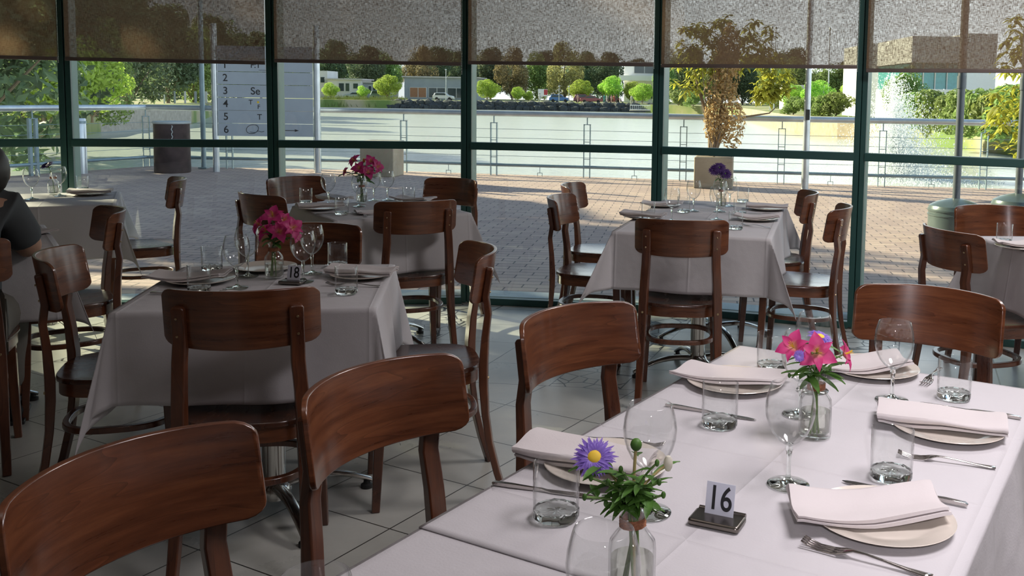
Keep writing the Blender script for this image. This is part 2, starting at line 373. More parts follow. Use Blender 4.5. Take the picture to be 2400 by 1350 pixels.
for i in range(len(POSTS) - 1):
    if i == 6: continue
    m, L = seg_frame(POSTS[i], POSTS[i + 1]); z0 = BZ[i]
    b_ = thing('roller_blind', BL[i], 'blind', m @ Vector((L / 2, -0.075, z0)), math.atan2(POSTS[i + 1][1] - POSTS[i][1], POSTS[i + 1][0] - POSTS[i][0]), 'brown woven roller blinds along the window wall')
    w = L - 0.062
    MB().grid(lambda u, v: ((u - .5) * w, 0.004 * math.sin(3 * v), 0.02 + v * (2.78 - z0)), 8, 8).build('blind_fabric', M['blind'], b_)
    MB().box((0, 0, 0.010), (w, 0.016, 0.022)).build('bottom_rail', M['rail_brown'], b_, bevel=0.003)
    MB().tube([(-w / 2, 0, 2.80 - z0), (w / 2, 0, 2.80 - z0)], 0.028, 12).build('roller_tube', M['rail_brown'], b_)
    ch = MB(); k = 0; zz = 2.75 - z0
    while zz > (-0.06 if i in (1, 2) else -0.02): ch.ball((w / 2 + 0.004, -0.012, zz), 0.0022, 6); zz -= 0.0085
    ch.build('bead_chain', M['chain'], b_)

# ------------------------------------------------------------------ chairs
def chair_proto():
    c = thing('dining_chair', None, 'chair')
    HTOP = 0.84
    def arc(x, z):                       # plan curve of the backrest, leaning back with height
        Rr = (0.2 ** 2 + 0.09 ** 2) / (2 * 0.09); yE = -0.15 + (HTOP - z) * 0.16
        return yE + (Rr - 0.09) - math.sqrt(Rr * Rr - x * x)
    # backrest: rounded-corner bent panel
    nx, nz = 26, 10; zb, zt, th, rc = 0.682, HTOP, 0.011, 0.028
    def outline(u):                      # rounded corners: limits of z at x
        x = abs((u * 2 - 1) * 0.2); e = max(0.0, x - (0.2 - rc)); d = rc - math.sqrt(max(0, rc * rc - e * e)); return d
    vs = []; fs = []
    def us(i): return 0.5 - 0.5 * math.cos(PI * i / nx) if i not in (0, nx) else float(i > 0)
    for side in (0, 1):
        for j in range(nz + 1):
            for i in range(nx + 1):
                u = us(i); x = (u * 2 - 1) * 0.2; d = outline(u) * 0.93
                dip = 0.006 * (1 - (x / 0.2) ** 2)
                z0, z1 = zb + d - dip, zt - d + 0.004 * (1 - (x / .2) ** 2); z = z0 + (z1 - z0) * j / nz
                y = arc(x, z); Rr = 0.267; nxv, nyv = x / Rr, -math.sqrt(max(0, 1 - (x / Rr) ** 2))
                vs.append((x + nxv * th * side, y + nyv * th * side, z))
    W_ = nx + 1; N_ = W_ * (nz + 1)
    for j in range(nz):
        for i in range(nx):
            a = j * W_ + i; fs += [(a, a + W_, a + W_ + 1, a + 1), (a + N_, a + N_ + 1, a + N_ + W_ + 1, a + N_ + W_)]
    for i in range(nx):
        fs += [(i, i + 1, N_ + i + 1, N_ + i), (nz * W_ + i, N_ + nz * W_ + i, N_ + nz * W_ + i + 1, nz * W_ + i + 1)]
    for j in range(nz):
        a = j * W_; fs += [(a, N_ + a, N_ + a + W_, a + W_), (a + nx, a + nx + W_, N_ + a + nx + W_, N_ + a + nx)]
    mb = MB(); mb.add(vs, fs); mb.build('backrest', M['wood'], c, smooth=40, bevel=0.0025)
    # seat: rounded at the back, broad at the front, with a shallow dish, on a deep bent apron
    def seat_out(s=1.0):
        P = []
        for k in range(56):
            a = 2 * PI * k / 56; ca, sa = math.cos(a), math.sin(a); e = 2 / 3.4
            px = math.copysign(abs(ca) ** e, ca); py = math.copysign(abs(sa) ** e, sa); w = 0.192 + 0.018 * py
            P.append((px * w * s, py * 0.195 * s + 0.005))
        return P
    mb = MB(); so = seat_out(); n = len(so)
    rings = [(1.0, 0.446), (1.0, 0.457), (0.985, 0.4605), (0.90, 0.4585), (0.7, 0.455), (0.4, 0.452), (0.15, 0.451)]
    vs = []; fs = []
    for s_, z in rings: vs += [(x * s_, (y - .005) * s_ + .005, z) for x, y in so]
    for j in range(len(rings) - 1):
        for i in range(n): fs.append((j * n + i, j * n + (i + 1) % n, (j + 1) * n + (i + 1) % n, (j + 1) * n + i))
    fs.append(tuple((len(rings) - 1) * n + i for i in range(n))); fs.append(tuple(reversed(range(n))))
    mb.add(vs, fs).build('seat', M['seat'], c, smooth=50)
    mb = MB(); ap = [(x * 0.965, (y - .005) * .965 + .005) for x, y in so]; ins = [(x * 0.86, (y - .005) * .86 + .005) for x, y in so]
    vs = [(*p, 0.448) for p in ap] + [(*p, 0.402) for p in ap] + [(*p, 0.402) for p in ins] + [(*p, 0.448) for p in ins]
    fs = [(j * n + i, ((j + 1) % 4) * n + i, ((j + 1) % 4) * n + (i + 1) % n, j * n + (i + 1) % n) for j in range(4) for i in range(n)]
    mb.add(vs, fs).build('seat_frame', M['wood'], c, smooth=45)
    # rear legs run up behind the backrest, curving
    for s_ in (-1, 1):
        x15 = 0.150; P = []; fl2 = []
        prof = [(0.178, -0.258, 0.0), (0.174, -0.228, 0.10), (0.170, -0.204, 0.20), (0.167, -0.190, 0.30), (0.164, -0.184, 0.40), (0.162, -0.184, 0.47), (0.158, -0.190, 0.56), (0.153, -0.2, 0.64)]
        for z in (0.70, 0.75, 0.79, 0.797): prof.append((0.151, arc(0.15, z) - th * 0.83 - 0.0115, z))
        for k, (x, y, z) in enumerate(prof):
            P.append((s_ * x, y, z)); w = 0.028 + 0.012 * min(1, z / 0.45) if z < 0.45 else 0.038
            if k == len(prof) - 1: w = 0.028
            dpt = 0.022 + 0.008 * math.exp(-((z - 0.45) / 0.12) ** 2)
            fl2.append((w, dpt if k < len(prof) - 1 else 0.016))
        ang = s_ * 0.30
        L = MB().tube(P, 0.01, flat=fl2, up=(math.sin(ang) * 0.9, -math.cos(ang), 0)).build('leg', M['wood_v'], c, smooth=30, bevel=0.0035)
        for z in (0.715, 0.765): MB().lathe([(0.0001, 0), (0.003, 0.0004), (0.0036, 0.002), (0.0036, 0.004)], 10, Matrix.Translation((s_ * 0.156, arc(0.15, z) - 0.0345, z)) @ Matrix.Rotation(R(-90), 4, 'X')).build('screw', M['screw'], L)
        MB().lathe([(0.0001, 0), (0.0045, 0.0006), (0.0052, 0.003), (0.0052, 0.006)], 10, Matrix.Translation((s_ * 0.166, -0.2015, 0.425)) @ Matrix.Rotation(R(-90), 4, 'X')).build('screw', M['screw'], L)
    for s_ in (-1, 1):
        MB().tube([(s_ * 0.168, 0.172, 0.0), (s_ * 0.160, 0.160, 0.22), (s_ * 0.155, 0.152, 0.445)], 0.01, flat=[(0.026, 0.026), (0.033, 0.033), (0.037, 0.037)], up=(0, 1, 0)).build('leg', M['wood_v'], c, smooth=30, bevel=0.003)
    # bentwood ring between the legs
    P = []
    for k in range(40):
        a = 2 * PI * k / 40; ca, sa = math.cos(a), math.sin(a); e = 2 / 2.7
        P.append((math.copysign(abs(ca) ** e, ca) * 0.150, math.copysign(abs(sa) ** e, sa) * 0.160 - 0.012, 0.285))
    MB().tube(P, 0.01, closed=True, flat=(0.022, 0.020)).build('ring_stretcher', M['wood_v'], c, smooth=30, bevel=0.003)
    return c
CH = chair_proto(); CH['group'] = 'dark bentwood dining chairs'
CHAIRS = [
 (-0.552, 1.278, -118, 'dark wooden chair nearest the camera, filling the bottom left corner'),
 (-0.303, 1.701, -122, 'dark wooden chair at the near table, middle of the three along its left side'),
 (0.026, 2.224, -131, 'dark wooden chair at the near table, farthest of the three along its left side'),
 (0.785, 2.518, 149, 'red-brown wooden chair facing us across the far end of the near table'),
 (-1.064, 2.750, 10, 'dark wooden chair seen from behind, tucked in front of the table with card 18'),
 (-1.221, 3.622, 185, 'dark wooden chair on the far side of the table with card 18, facing us'),
 (-0.674, 3.254, 107, 'dark wooden chair on the right side of the table with card 18, seen side-on'),
 (-1.648, 3.136, -72, 'dark wooden chair on the left side of the table with card 18'),
 (0.283, 4.354, -4, 'dark wooden chair seen from behind at the near end of the purple flower table'),
 (-0.133, 4.991, -101, 'wooden chair left of the purple flower table, the nearer one, leg lit golden'),
 (-0.106, 5.682, -100, 'wooden chair left of the purple flower table, the farther one close to the glass'),
 (0.916, 4.821, 72, 'dark wooden chair right of the purple flower table, the nearer one'),
 (0.880, 5.474, 84, 'dark wooden chair right of the purple flower table, the one close to the glass'),
 (-1.084, 4.891, 25, 'dark wooden chair seen from behind, in front of the pink flower table by the window'),
 (-1.766, 5.086, -38, 'dark wooden chair at the left corner of the pink flower table by the window'),
 (-1.866, 5.766, -127, 'dark wooden chair behind the pink flower table by the window, on its left'),
 (-1.128, 5.769, 151, 'dark wooden chair behind the pink flower table by the window, on its right'),
 (1.554, 4.050, -74, 'dark wooden chair left of the right edge table, in front of the grey barrel'),
 (1.898, 4.686, 178, 'dark wooden chair behind the table by the right edge, facing us'),
 (-2.818, 5.60, 116, 'dark wooden chair beside the far left window table, pale reflection on its seat'),
 (-2.407, 4.095, 126, 'dark wooden chair in deep shade between the card 18 table and the seated person'),
]
for x, y, a, lab in CHAIRS: place(CH, (x, y, 0), R(a), lab, 'chair', 'dark bentwood dining chairs')
place(CH, (-2.43, 3.44, 0), R(26), 'dark wooden chair the person at the left edge sits on', 'chair', 'dark bentwood dining chairs')

# ------------------------------------------------------------------ tables and cloths
def table_proto():
    t_ = thing('restaurant_table', None, 'table')
    MB().prism(rounded(-0.345, -0.345, 0.345, 0.345, 0.02), 0.722, 0.745).build('table_top', M['board'], t_, bevel=0.003)
    MB().lathe([(0.037, 0.075), (0.037, 0.722)], 28).lathe([(0.052, 0.045), (0.055, 0.075), (0.045, 0.09), (0.037, 0.10)], 28).lathe([(0.0, 0.045), (0.052, 0.045)], 28).build('column', M['chrome'], t_, smooth=40)
    for k in range(4):
        T = Matrix.Rotation(PI / 2 * k + R(27), 4, 'Z'); P = []; fs_ = []
        for q in range(11):
            u = q / 10; P.append((0.03 + 0.30 * u, 0, 0.082 + 0.012 * math.sin(u * PI) - 0.055 * u ** 2.2)); fs_.append((0.045 - 0.012 * u, 0.030 - 0.012 * u))
        mb = MB(); n = 12
        for p_, q_ in zip(P, fs_):
            mb.v += [tuple(T @ Vector((p_[0], q_[0] / 2 * math.cos(2 * PI * i / n), p_[2] + q_[1] / 2 * math.sin(2 * PI * i / n)))) for i in range(n)]
        for j in range(10):
            for i in range(n): mb.f.append((j * n + i, (j + 1) * n + i, (j + 1) * n + (i + 1) % n, j * n + (i + 1) % n)); mb.mi.append(0)
        mb.f += [tuple(range(n)), tuple(reversed(range(10 * n, 11 * n)))]; mb.mi += [0, 0]
        ft = mb.build('foot', M['chrome'], t_, smooth=50)
        MB().lathe([(0.0, 0.0), (0.021, 0.0), (0.021, 0.012), (0.012, 0.016), (0.010, 0.034), (0, 0.034)], 16, T @ Matrix.Translation((0.315, 0, 0))).build('glide', M['black'], ft)
    return t_
TB = table_proto()
UA = Vector((0.4924, 0.8704, 0)); VA = Vector((0.8704, -0.4924, 0)); FA = Vector((0.31, 2.385, 0)); AA = math.atan2(VA.y, VA.x)
def Aloc(s_, v_, z=0.0): p = FA - UA * s_ + VA * v_; p.z = z; return p
place(TB, Aloc(0.35, 0.35), AA, 'square pedestal table under the far part of the long near cloth', 'table', 'pedestal tables')
place(TB, Aloc(1.05, 0.35), AA, 'square pedestal table under the long near cloth, where card 16 stands', 'table', 'pedestal tables')
place(TB, Aloc(1.75, 0.35), AA, 'square pedestal table under the cloth at the bottom edge, nearest us', 'table', 'pedestal tables')
RC = R(-12.3); CC = Vector((0.47, 5.02, 0)); RB = R(9); CB = Vector((-1.125, 3.055, 0)); RD = R(34); CDn = Vector((-1.29, 5.12, 0))
RE = R(26); CE = Vector((-3.20, 5.30, 0)); RF = R(-55); CF = Vector((-2.72, 3.84, 0)); RG = R(4); CG = Vector((2.05, 4.10, 0))
rot = lambda a, x, y: Vector((math.cos(a) * x - math.sin(a) * y, math.sin(a) * x + math.cos(a) * y, 0))
place(TB, CC + rot(RC, 0, -0.35), RC, 'chrome pedestal table, the nearer of two joined under the cloth with purple flowers', 'table', 'pedestal tables')
place(TB, CC + rot(RC, 0, 0.35), RC, 'chrome pedestal table nearest the glass, under the long cloth with purple flowers', 'table', 'pedestal tables')
place(TB, CB, RB, 'chrome pedestal table that carries the card 18', 'table', 'pedestal tables')
place(TB, CDn, RD, 'pedestal table under the cloth with pink flowers by the window', 'table', 'pedestal tables')
place(TB, CE, RE, 'pedestal table in the shade by the far left window', 'table', 'pedestal tables')
place(TB, CF, RF, 'pedestal table at the left edge, in front of the seated person', 'table', 'pedestal tables')
place(TB, CG, RG, 'pedestal table by the right edge', 'table', 'pedestal tables')

def cloth(label, loc, rz, x0, x1, y0, y1, drops, seed=0, al=0.10, tip=0.42, z=0.7475, res=0.014):
    """a hanging tablecloth; drops = left, right, near, far overhang"""
    dl, dr, dn, df = drops; rnd = random.Random(seed); ph = [rnd.uniform(0, 6.28) for _ in range(8)]
    def hang(o_, d_, cx, cy, ox, oy, w):   # o_: how far past the edge; direction ox,oy ; w: coordinate along the edge
        rip = 0.012 * math.sin(w * 11 + ph[0] + ox) + 0.007 * math.sin(w * 23 + ph[1] + oy)
        o2 = max(0, o_ - 0.006); k = min(1, o2 / 0.28)
        out = 0.005 + o2 * math.sin(al) + rip * k
        return Vector((cx + ox * out, cy + oy * out, -o2 * math.cos(al)))
    def fn(u, v):
        X = x0 - dl + u * (x1 + dr - x0 + dl); Y = y0 - dn + v * (y1 + df - y0 + dn)
        cx, cy = min(max(X, x0), x1), min(max(Y, y0), y1); ex, ey = X - cx, Y - cy
        if ex == 0 and ey == 0: return (X, Y, z)
        if ey == 0: p = hang(abs(ex), 0, cx, cy, math.copysign(1, ex), 0, Y)
        elif ex == 0: p = hang(abs(ey), 0, cx, cy, 0, math.copysign(1, ey), X)
        else:
            r_ = math.hypot(ex, ey); th = math.atan2(abs(ey), abs(ex)); o2 = max(0, r_ - 0.006)
            b_ = al + (tip - al) * math.sin(2 * th) ** 1.5
            # the corner cloth gathers into one soft cone
            th2 = th + 0.28 * math.sin(4 * th); k = min(1, o2 / 0.28)
            rip = 0.010 * math.sin(th * 9 + ph[2]) * math.sin(2 * th)
            out = 0.005 + o2 * math.sin(b_) + rip * k
            p = Vector((cx + math.copysign(math.cos(th2), ex) * out, cy + math.copysign(math.sin(th2), ey) * out, -o2 * math.cos(b_)))
            e0 = hang(r_, 0, cx, cy, math.copysign(1, ex), 0, cy); e1 = hang(r_, 0, cx, cy, 0, math.copysign(1, ey), cx)
            w0 = max(0, 1 - th / 0.35) ** 2; w1 = max(0, 1 - (PI / 2 - th) / 0.35) ** 2
            p = p * (1 - w0 - w1) + e0 * w0 + e1 * w1
        p = Vector((p[0], p[1], z + p[2] - (0.002 if p[2] < 0 else 0)))
        if 'A' in label[:0]: pass
        return tuple(p)
    nu = int((x1 - x0 + dl + dr) / res); nv = int((y1 - y0 + dn + df) / res)
    ob = MB().grid(fn, nu, nv).build('tablecloth', M['cloth'], smooth=180, solid=0.0018)
    ob.location = loc; ob.rotation_euler = (0, 0, rz)
    return tag(ob, label, 'tablecloth', 'white tablecloths')
Aorg = Aloc(0, 0)          # local x along VA, local y along UA
cloth('white tablecloth nearest the camera, running off the bottom edge below its overlap crease', Aorg, AA, 0, 0.70, -2.10, -1.10, (0.27, 0.27, 0.27, 0), 1, z=0.7465)
cloth('white tablecloth on the long near table, under card 16 and the pink flowers', Aorg, AA, 0, 0.70, -1.20, 0, (0.27, 0.27, 0, 0.27), 2, z=0.7492)
cloth('long white tablecloth under the purple flowers, its left corner lit by the sun', CC, RC, -0.36, 0.36, -0.71, 0.71, (0.27, 0.27, 0.27, 0.27), 3, tip=0.5)
cloth('white tablecloth on the square table with card 18', CB, RB, -0.36, 0.36, -0.36, 0.36, (0.30, 0.30, 0.27, 0.27), 4, tip=0.26, al=0.07)
cloth('white tablecloth turned cornerwise under the pink flowers by the window', CDn, RD, -0.36, 0.36, -0.36, 0.36, (0.29, 0.29, 0.29, 0.29), 5)
cloth('tablecloth in deep shade on the far left window table', CE, RE, -0.36, 0.36, -0.36, 0.36, (0.29, 0.29, 0.29, 0.29), 6)
cloth('tablecloth in deep shade in front of the person at the left edge', CF, RF, -0.36, 0.36, -0.36, 0.36, (0.29, 0.29, 0.29, 0.29), 7)
cloth('white tablecloth cut off by the right edge, behind the red-brown chair', CG, RG, -0.36, 0.36, -0.36, 0.36, (0.27, 0.27, 0.29, 0.27), 8)
# ------------------------------------------------------------------ tableware
ZT = 0.7512
def wine_proto():
    w = thing('wine_glass', None, 'wine glass')
    pr = [(0.0048, 0.066), (0.010, 0.069), (0.019, 0.076), (0.0285, 0.087), (0.0355, 0.101), (0.0395, 0.116), (0.0405, 0.130), (0.0388, 0.146), (0.0355, 0.159), (0.0325, 0.168)]
    inn = [(r - 0.0014, z) for r, z in reversed(pr[1:])]
    MB().lathe(pr + [(0.0318, 0.1685)] + inn + [(0.0001, 0.0715)], 40).build('bowl', M['glass'], w, smooth=60)
    MB().lathe([(0.0046, 0.004), (0.0036, 0.02), (0.0036, 0.045), (0.0050, 0.056), (0.0062, 0.060), (0.0050, 0.065), (0.0062, 0.0695), (0.0001, 0.0715)], 24, cap0=True).build('stem', M['solid_glass'], w, smooth=60)
    MB().lathe([(0.0001, 0.0003), (0.033, 0.0003), (0.0345, 0.0014), (0.0335, 0.0026), (0.020, 0.0045), (0.010, 0.0075), (0.0050, 0.0125), (0.0001, 0.0128)], 40).build('foot', M['solid_glass'], w, smooth=60)
    return w
def tumbler_proto():
    w = thing('tumbler', None, 'tumbler'); r = 0.0345; h = 0.086
    MB().lathe([(r * 0.97, 0.012), (r, 0.03), (r, h - 0.001), (r - 0.0009, h), (r - 0.0018, h - 0.001), (r - 0.0022, 0.016)], 40).build('glass_wall', M['glass'], w, smooth=60)
    t_ = MB(); n = 40; vs = []; rr = [(0.0, 0.0008), (0.020, 0.0005), (0.031, 0.0008), (0.0335, 0.004), (0.0338, 0.015), (0.031, 0.0165), (0.018, 0.0135), (0.0001, 0.0125)]
    rnd = random.Random(3)
    for j, (q, z) in enumerate(rr):
        for i in range(n):
            a = 2 * PI * i / n; d = 1 + (0.025 * rnd.uniform(-1, 1) if 1 < j < 6 else 0)
            vs.append(((q + 0.0001) * d * math.cos(a), (q + 0.0001) * d * math.sin(a), z + (0.0012 * rnd.uniform(-1, 1) if j > 4 else 0)))
    fs = [(j * n + i, j * n + (i + 1) % n, (j + 1) * n + (i + 1) % n, (j + 1) * n + i) for j in range(len(rr) - 1) for i in range(n)]
    t_.add(vs, fs).build('thick_base', M['solid_glass'], w, smooth=60)
    return w
WG = wine_proto(); TG = tumbler_proto()
WL = 'stemmed wine glasses set on the tables'; TL = 'short clear tumblers set on the tables'
def rim_at(x, y): p = at(x, y, ZT + 0.168); p.z = ZT; return p
for pos, lab in [
 (at(1520, 1201, ZT), 'clear wine glass standing just behind the purple aster with yellow centre'),
 (at(1847, 1136, ZT), 'clear wine glass right of card 16, in front of the pink flowers'),
 (at(2090, 938, ZT), 'clear wine glass right of the pink flowers, before the far end chair'),
 (at(1874, 972, ZT), 'wine glass behind the pink flowers on the near table, the nearer one'),
 (at(1904, 915, ZT), 'wine glass behind the pink flowers on the near table, the farthest one'),
 (rim_at(1415, 1240), 'large wine glass cut by the bottom edge in front of the purple aster'),
 (rim_at(738, 1350), 'wine glass whose rim just shows at the bottom edge near the wooden chair'),
 (at(556, 675, ZT), 'wine glass at the front left of card 18'),
 (at(581, 648, ZT), 'wine glass behind left of the magenta flowers by card 18'),
 (at(711, 660, ZT), 'wine glass just behind card 18'),
 (at(732, 641, ZT), 'wine glass behind right of card 18, before the chair back'),
 (at(1574, 518, ZT), 'wine glass on the purple flower table, leftmost'),
 (at(1625, 495, ZT), 'wine glass on the purple flower table, second from the left, in front of the planter'),
 (at(1680, 515, ZT), 'wine glass on the purple flower table, nearest us, below the flowers'),
 (at(1687, 496, ZT), 'wine glass on the purple flower table, directly under the purple flowers'),
 (at(1710, 483, ZT), 'wine glass on the purple flower table, rightmost, overlapping the flowers'),
 (at(770, 478, ZT), 'wine glass left of the pink flowers by the window'),
 (at(842, 484, ZT), 'wine glass in front of the vase of pink flowers by the window'),
 (at(876, 470, ZT), 'wine glass right behind the vase of pink flowers by the window'),
 (at(908, 469, ZT), 'wine glass farthest right beside the pink flowers by the window'),
 (at(75, 467, ZT), 'wine glass in shade on the far left table, the left one'),
 (at(140, 459, ZT), 'wine glass in shade on the far left table, by the dark flower'),
]: place(WG, pos, 0, lab, 'wine glass', WL)
for pos, lab in [
 (at(1686, 998, ZT), 'tumbler in front of the folded napkin on the left of the near table'),
 (at(1808, 866, ZT), 'tumbler left of the pink flowers on the near table'),
 (at(2235, 934, ZT), 'tumbler on the right of the near table, behind the knife'),
 (at(2088, 1121, ZT), 'tumbler at the front right of the near table, below the folded napkin'),
 (at(1303, 1214, ZT), 'tumbler left of the purple aster'),
 (at(497, 634, ZT), 'tumbler on the left of the card 18 table, the farther one'),
 (at(467, 684, ZT), 'tumbler on the left of the card 18 table, the nearer one'),
 (at(812, 688, ZT), 'tumbler on the right of the card 18 table, the nearer one'),
 (at(791, 625, ZT), 'tumbler on the right of the card 18 table, the farther one'),
 (at(1519, 513, ZT), 'tumbler on the purple flower table, leftmost, behind the chair back'),
 (at(1602, 498, ZT), 'tumbler on the purple flower table, between the two left wine glasses'),
 (at(1741, 474, ZT), 'tumbler on the purple flower table, farthest away at the right'),
 (at(1734, 503, ZT), 'tumbler on the purple flower table, middle of the three at the right'),
 (at(1724, 537, ZT), 'tumbler on the purple flower table, nearest us beside the chair back'),
 (at(717, 477, ZT), 'tumbler on the pink flower table by the window, far left'),
 (at(801, 503, ZT), 'tumbler on the pink flower table by the window, front middle'),
 (at(958, 473, ZT), 'tumbler on the pink flower table by the window, right side'),
 (at(2353, 569, ZT), 'tumbler on the table cut by the right edge'),
 (at(193, 445, ZT), 'tumbler in shade on the far left table beside the green post'),
]: place(TG, pos, 0, lab, 'tumbler', TL)

# plates and napkins
PL = tag(MB().lathe([(0.0001, 0.0042), (0.062, 0.0042), (0.070, 0.0052), (0.080, 0.0085), (0.100, 0.0125), (0.1045, 0.0138), (0.1055, 0.0128), (0.103, 0.0112), (0.082, 0.0060), (0.066, 0.0010), (0.055, 0.0004), (0.0001, 0.0012)], 56).build('side_plate', M['plate'], smooth=50), None, 'plate')
def napkin_mesh(L=0.23, w=0.062, sag=0.02, skew=0.0, seed=0, s=0.0065, th=0.0045, layers=3, lift=0.0):
    path = []; y0, y1 = -w, w
    for k in range(layers):
        z = k * s; a, b_ = (y0, y1) if k % 2 == 0 else (y1 - 0.004 * k, y0 + 0.003 * k)
        path += [(a + (b_ - a) * q / 6, z) for q in range(7)]
        if k < layers - 1:
            sg = 1 if k % 2 == 0 else -1; path += [(path[-1][0] + sg * 0.6 * s * math.sin(q), z + s / 2 - s / 2 * math.cos(q)) for q in (0.8, 1.57, 2.3)]
    pl = [Vector((p[0], p[1])) for p in path]; n = len(pl); up = []; dn = []
    for i, p in enumerate(pl):
        d = (pl[min(n - 1, i + 1)] - pl[max(0, i - 1)]).normalized(); nr = Vector((-d.y, d.x)); up.append(p + nr * th / 2); dn.append(p - nr * th / 2)
    sec = up + dn[::-1]; m = len(sec); N = 26; vs = []; fs = []; rnd = random.Random(seed); ph = rnd.uniform(0, 6)
    for j in range(N + 1):
        x = (j / N - 0.5) * L; q = 2 * x / L
        for p in sec:
            k = p.y / s / layers
            zz = 0.0085 + p.y + sag * (q * q) ** 1.1 * (0.45 if abs(q) > .95 else .5) + 0.003 * math.sin(q * 3 + ph + p.y * 90) + lift * max(0, q) ** 2 * 0.02 + 0.006 * abs(p.x / w) * (1 - q * q) + 0.004 * math.sin(p.x * 60 + ph) * abs(q)
            vs.append((x * (1 + 0.03 * k * math.sin(ph)) + 0.004 * k * math.sin(ph + p.x * 30), p.x * (1 - 0.06 * q) + skew * x + 0.004 * k * q, zz))
    for j in range(N):
        for i in range(m): fs.append((j * m + i, j * m + (i + 1) % m, (j + 1) * m + (i + 1) % m, (j + 1) * m + i))
    fs += [tuple(reversed(range(m))), tuple(range(N * m, N * m + m))]
    return MB().add(vs, fs)
NPS = [napkin_mesh(seed=i, sag=sg, skew=sk, layers=ly, w=w_).build('folded_napkin', M['napkin'], smooth=60) for i, (sg, sk, ly, w_) in enumerate([(0.026, 0.14, 2, 0.056), (0.030, -0.12, 3, 0.047), (0.024, 0.2, 2, 0.052)])]
def setting(px, py, ang, k, plab, nlab, dn=(0, 0), plate=True, nap=True, nz=0.0, tilt=0.0):
    p = at(px, py, ZT + 0.008); p.z = ZT
    if plate: place(PL, p, 0, plab, 'plate', 'white side plates at the settings')
    if nap:
        q = place(NPS[k], p + Vector((dn[0], dn[1], nz - (0 if plate else 0.011))), ang, nlab, 'napkin', 'folded white napkins at the settings')
        q.rotation_euler = (0, tilt, ang)
AX = AA
setting(2068, 1212, R(-2), 0, 'white plate at the bottom right, right of card 16', 'folded white napkin on the bottom right plate, right of card 16', (-0.020, 0.014))
setting(2222, 1000, R(-14), 1, 'white plate at the right edge of the near table', 'stacked folded napkin on the plate at the right edge of the near table', (-0.012, 0.012))
setting(1722, 893, R(-30), 2, 'white plate at the left of the near table, before its far chair', 'folded white napkin with a raised corner, left of the pink flowers', (-0.005, 0.012))
setting(2045, 862, R(5), 0, 'white plate at the far end of the near table', 'folded white napkin at the far end of the near table, right of the pink flowers', (-0.03, 0.0))
setting(1420, 1085, R(-18), 1, 'white plate behind the purple aster', 'folded white napkin behind the purple aster, by the table edge', (-0.035, 0.006))
setting(470, 655, R(0), 0, 'plate on the left of the card 18 table', 'folded napkin on the left of the card 18 table', (-0.04, 0))
setting(622, 626, R(0), 2, 'plate at the far side of the card 18 table', '', nap=False)
setting(848, 643, R(-4), 1, 'plate on the right of the card 18 table', 'folded napkin on the right of the card 18 table', (0.0, 0.0))
setting(620, 690, R(8), 2, '', 'folded napkin at the near side of the card 18 table, behind the chair back', (0, 0), plate=False)
setting(1508, 508, R(-20), 1, 'plate on the near left of the purple flower table', 'folded napkin on the near left of the purple flower table', (0, 0))
setting(1552, 480, R(-10), 2, 'plate on the far left of the purple flower table', 'folded napkin on the far left of the purple flower table', (0, 0))
setting(1797, 488, R(-10), 1, 'plate on the far right of the purple flower table', 'folded napkin on the far right of the purple flower table', (0, 0))
setting(1775, 512, R(-15), 0, 'plate on the near right of the purple flower table', 'folded napkin on the near right of the purple flower table', (0, 0))
setting(750, 487, R(30), 1, 'plate at the left corner of the pink flower table by the window', 'folded napkin at the left corner of the pink flower table by the window', (0, 0))
setting(785, 464, R(-30), 1, '', 'folded napkin at the back of the pink flower table by the window', (0, 0), plate=False)
setting(968, 470, R(-30), 0, 'plate at the right of the pink flower table by the window', 'folded napkin at the right of the pink flower table by the window', (0, 0))
setting(885, 495, R(30), 2, '', 'folded napkin beside the chair back on the pink flower table by the window', (0, 0), plate=False)
setting(2392, 578, R(0), 0, 'plate on the table cut by the right edge', 'folded napkin on the table cut by the right edge', (0.02, 0.03), nz=0.0)
setting(212, 453, R(20), 1, 'plate in shade on the far left table by the green post', 'folded napkin in shade on the far left table by the green post', (0, 0))
setting(68, 540, R(-40), 2, '', 'folded napkin in shade beside the seated person', (0, 0), plate=False)

# cutlery
def fork_proto():
    st = [(-0.095, 0.0062, 0.0015), (-0.085, 0.0068, 0.001), (-0.06, 0.0045, 0.0022), (-0.03, 0.0028, 0.0055), (0.0, 0.0026, 0.0085), (0.018, 0.0036, 0.0085), (0.030, 0.0095, 0.0055), (0.040, 0.0122, 0.0025), (0.050, 0.0122, 0.0008), (0.070, 0.0118, 0.0006), (0.085, 0.0112, 0.0045), (0.095, 0.0105, 0.0085)]
    lanes = [-1, -0.70, -0.43, -0.15, 0.15, 0.43, 0.70, 1]; vs = []; fs = []
    for i, (x, w, z) in enumerate(st):
        for l in lanes: vs.append((x, l * w, z + 0.0012 + 0.0006 * (1 - l * l)))
    for i in range(len(st) - 1):
        for k in range(7):
            if i >= 7 and k % 2 == 1: continue
            a = i * 8 + k; fs.append((a, a + 8, a + 9, a + 1))
    return MB().add(vs, fs).build('fork', M['steel'], smooth=60, solid=0.0018)
def knife_proto():
    st = [(-0.108, 0.004, 0.004), (-0.104, 0.0085, 0.0065), (-0.07, 0.0085, 0.0068), (-0.03, 0.0062, 0.0055), (-0.008, 0.0056, 0.005), (0.0, 0.0085, 0.003), (0.012, 0.014, 0.0016), (0.05, 0.0165, 0.0013), (0.085, 0.0150, 0.0012), (0.100, 0.0095, 0.0011), (0.108, 0.002, 0.001)]
    P = [(x, 0.002 * math.sin(x * 25), max(h / 2, 0.0008) + 0.0004) for x, w, h in st]
    return MB().tube(P, 0.01, flat=[(w, h) for x, w, h in st], up=(0, 0, 1)).build('table_knife', M['steel'], smooth=50, bevel=0.0004)
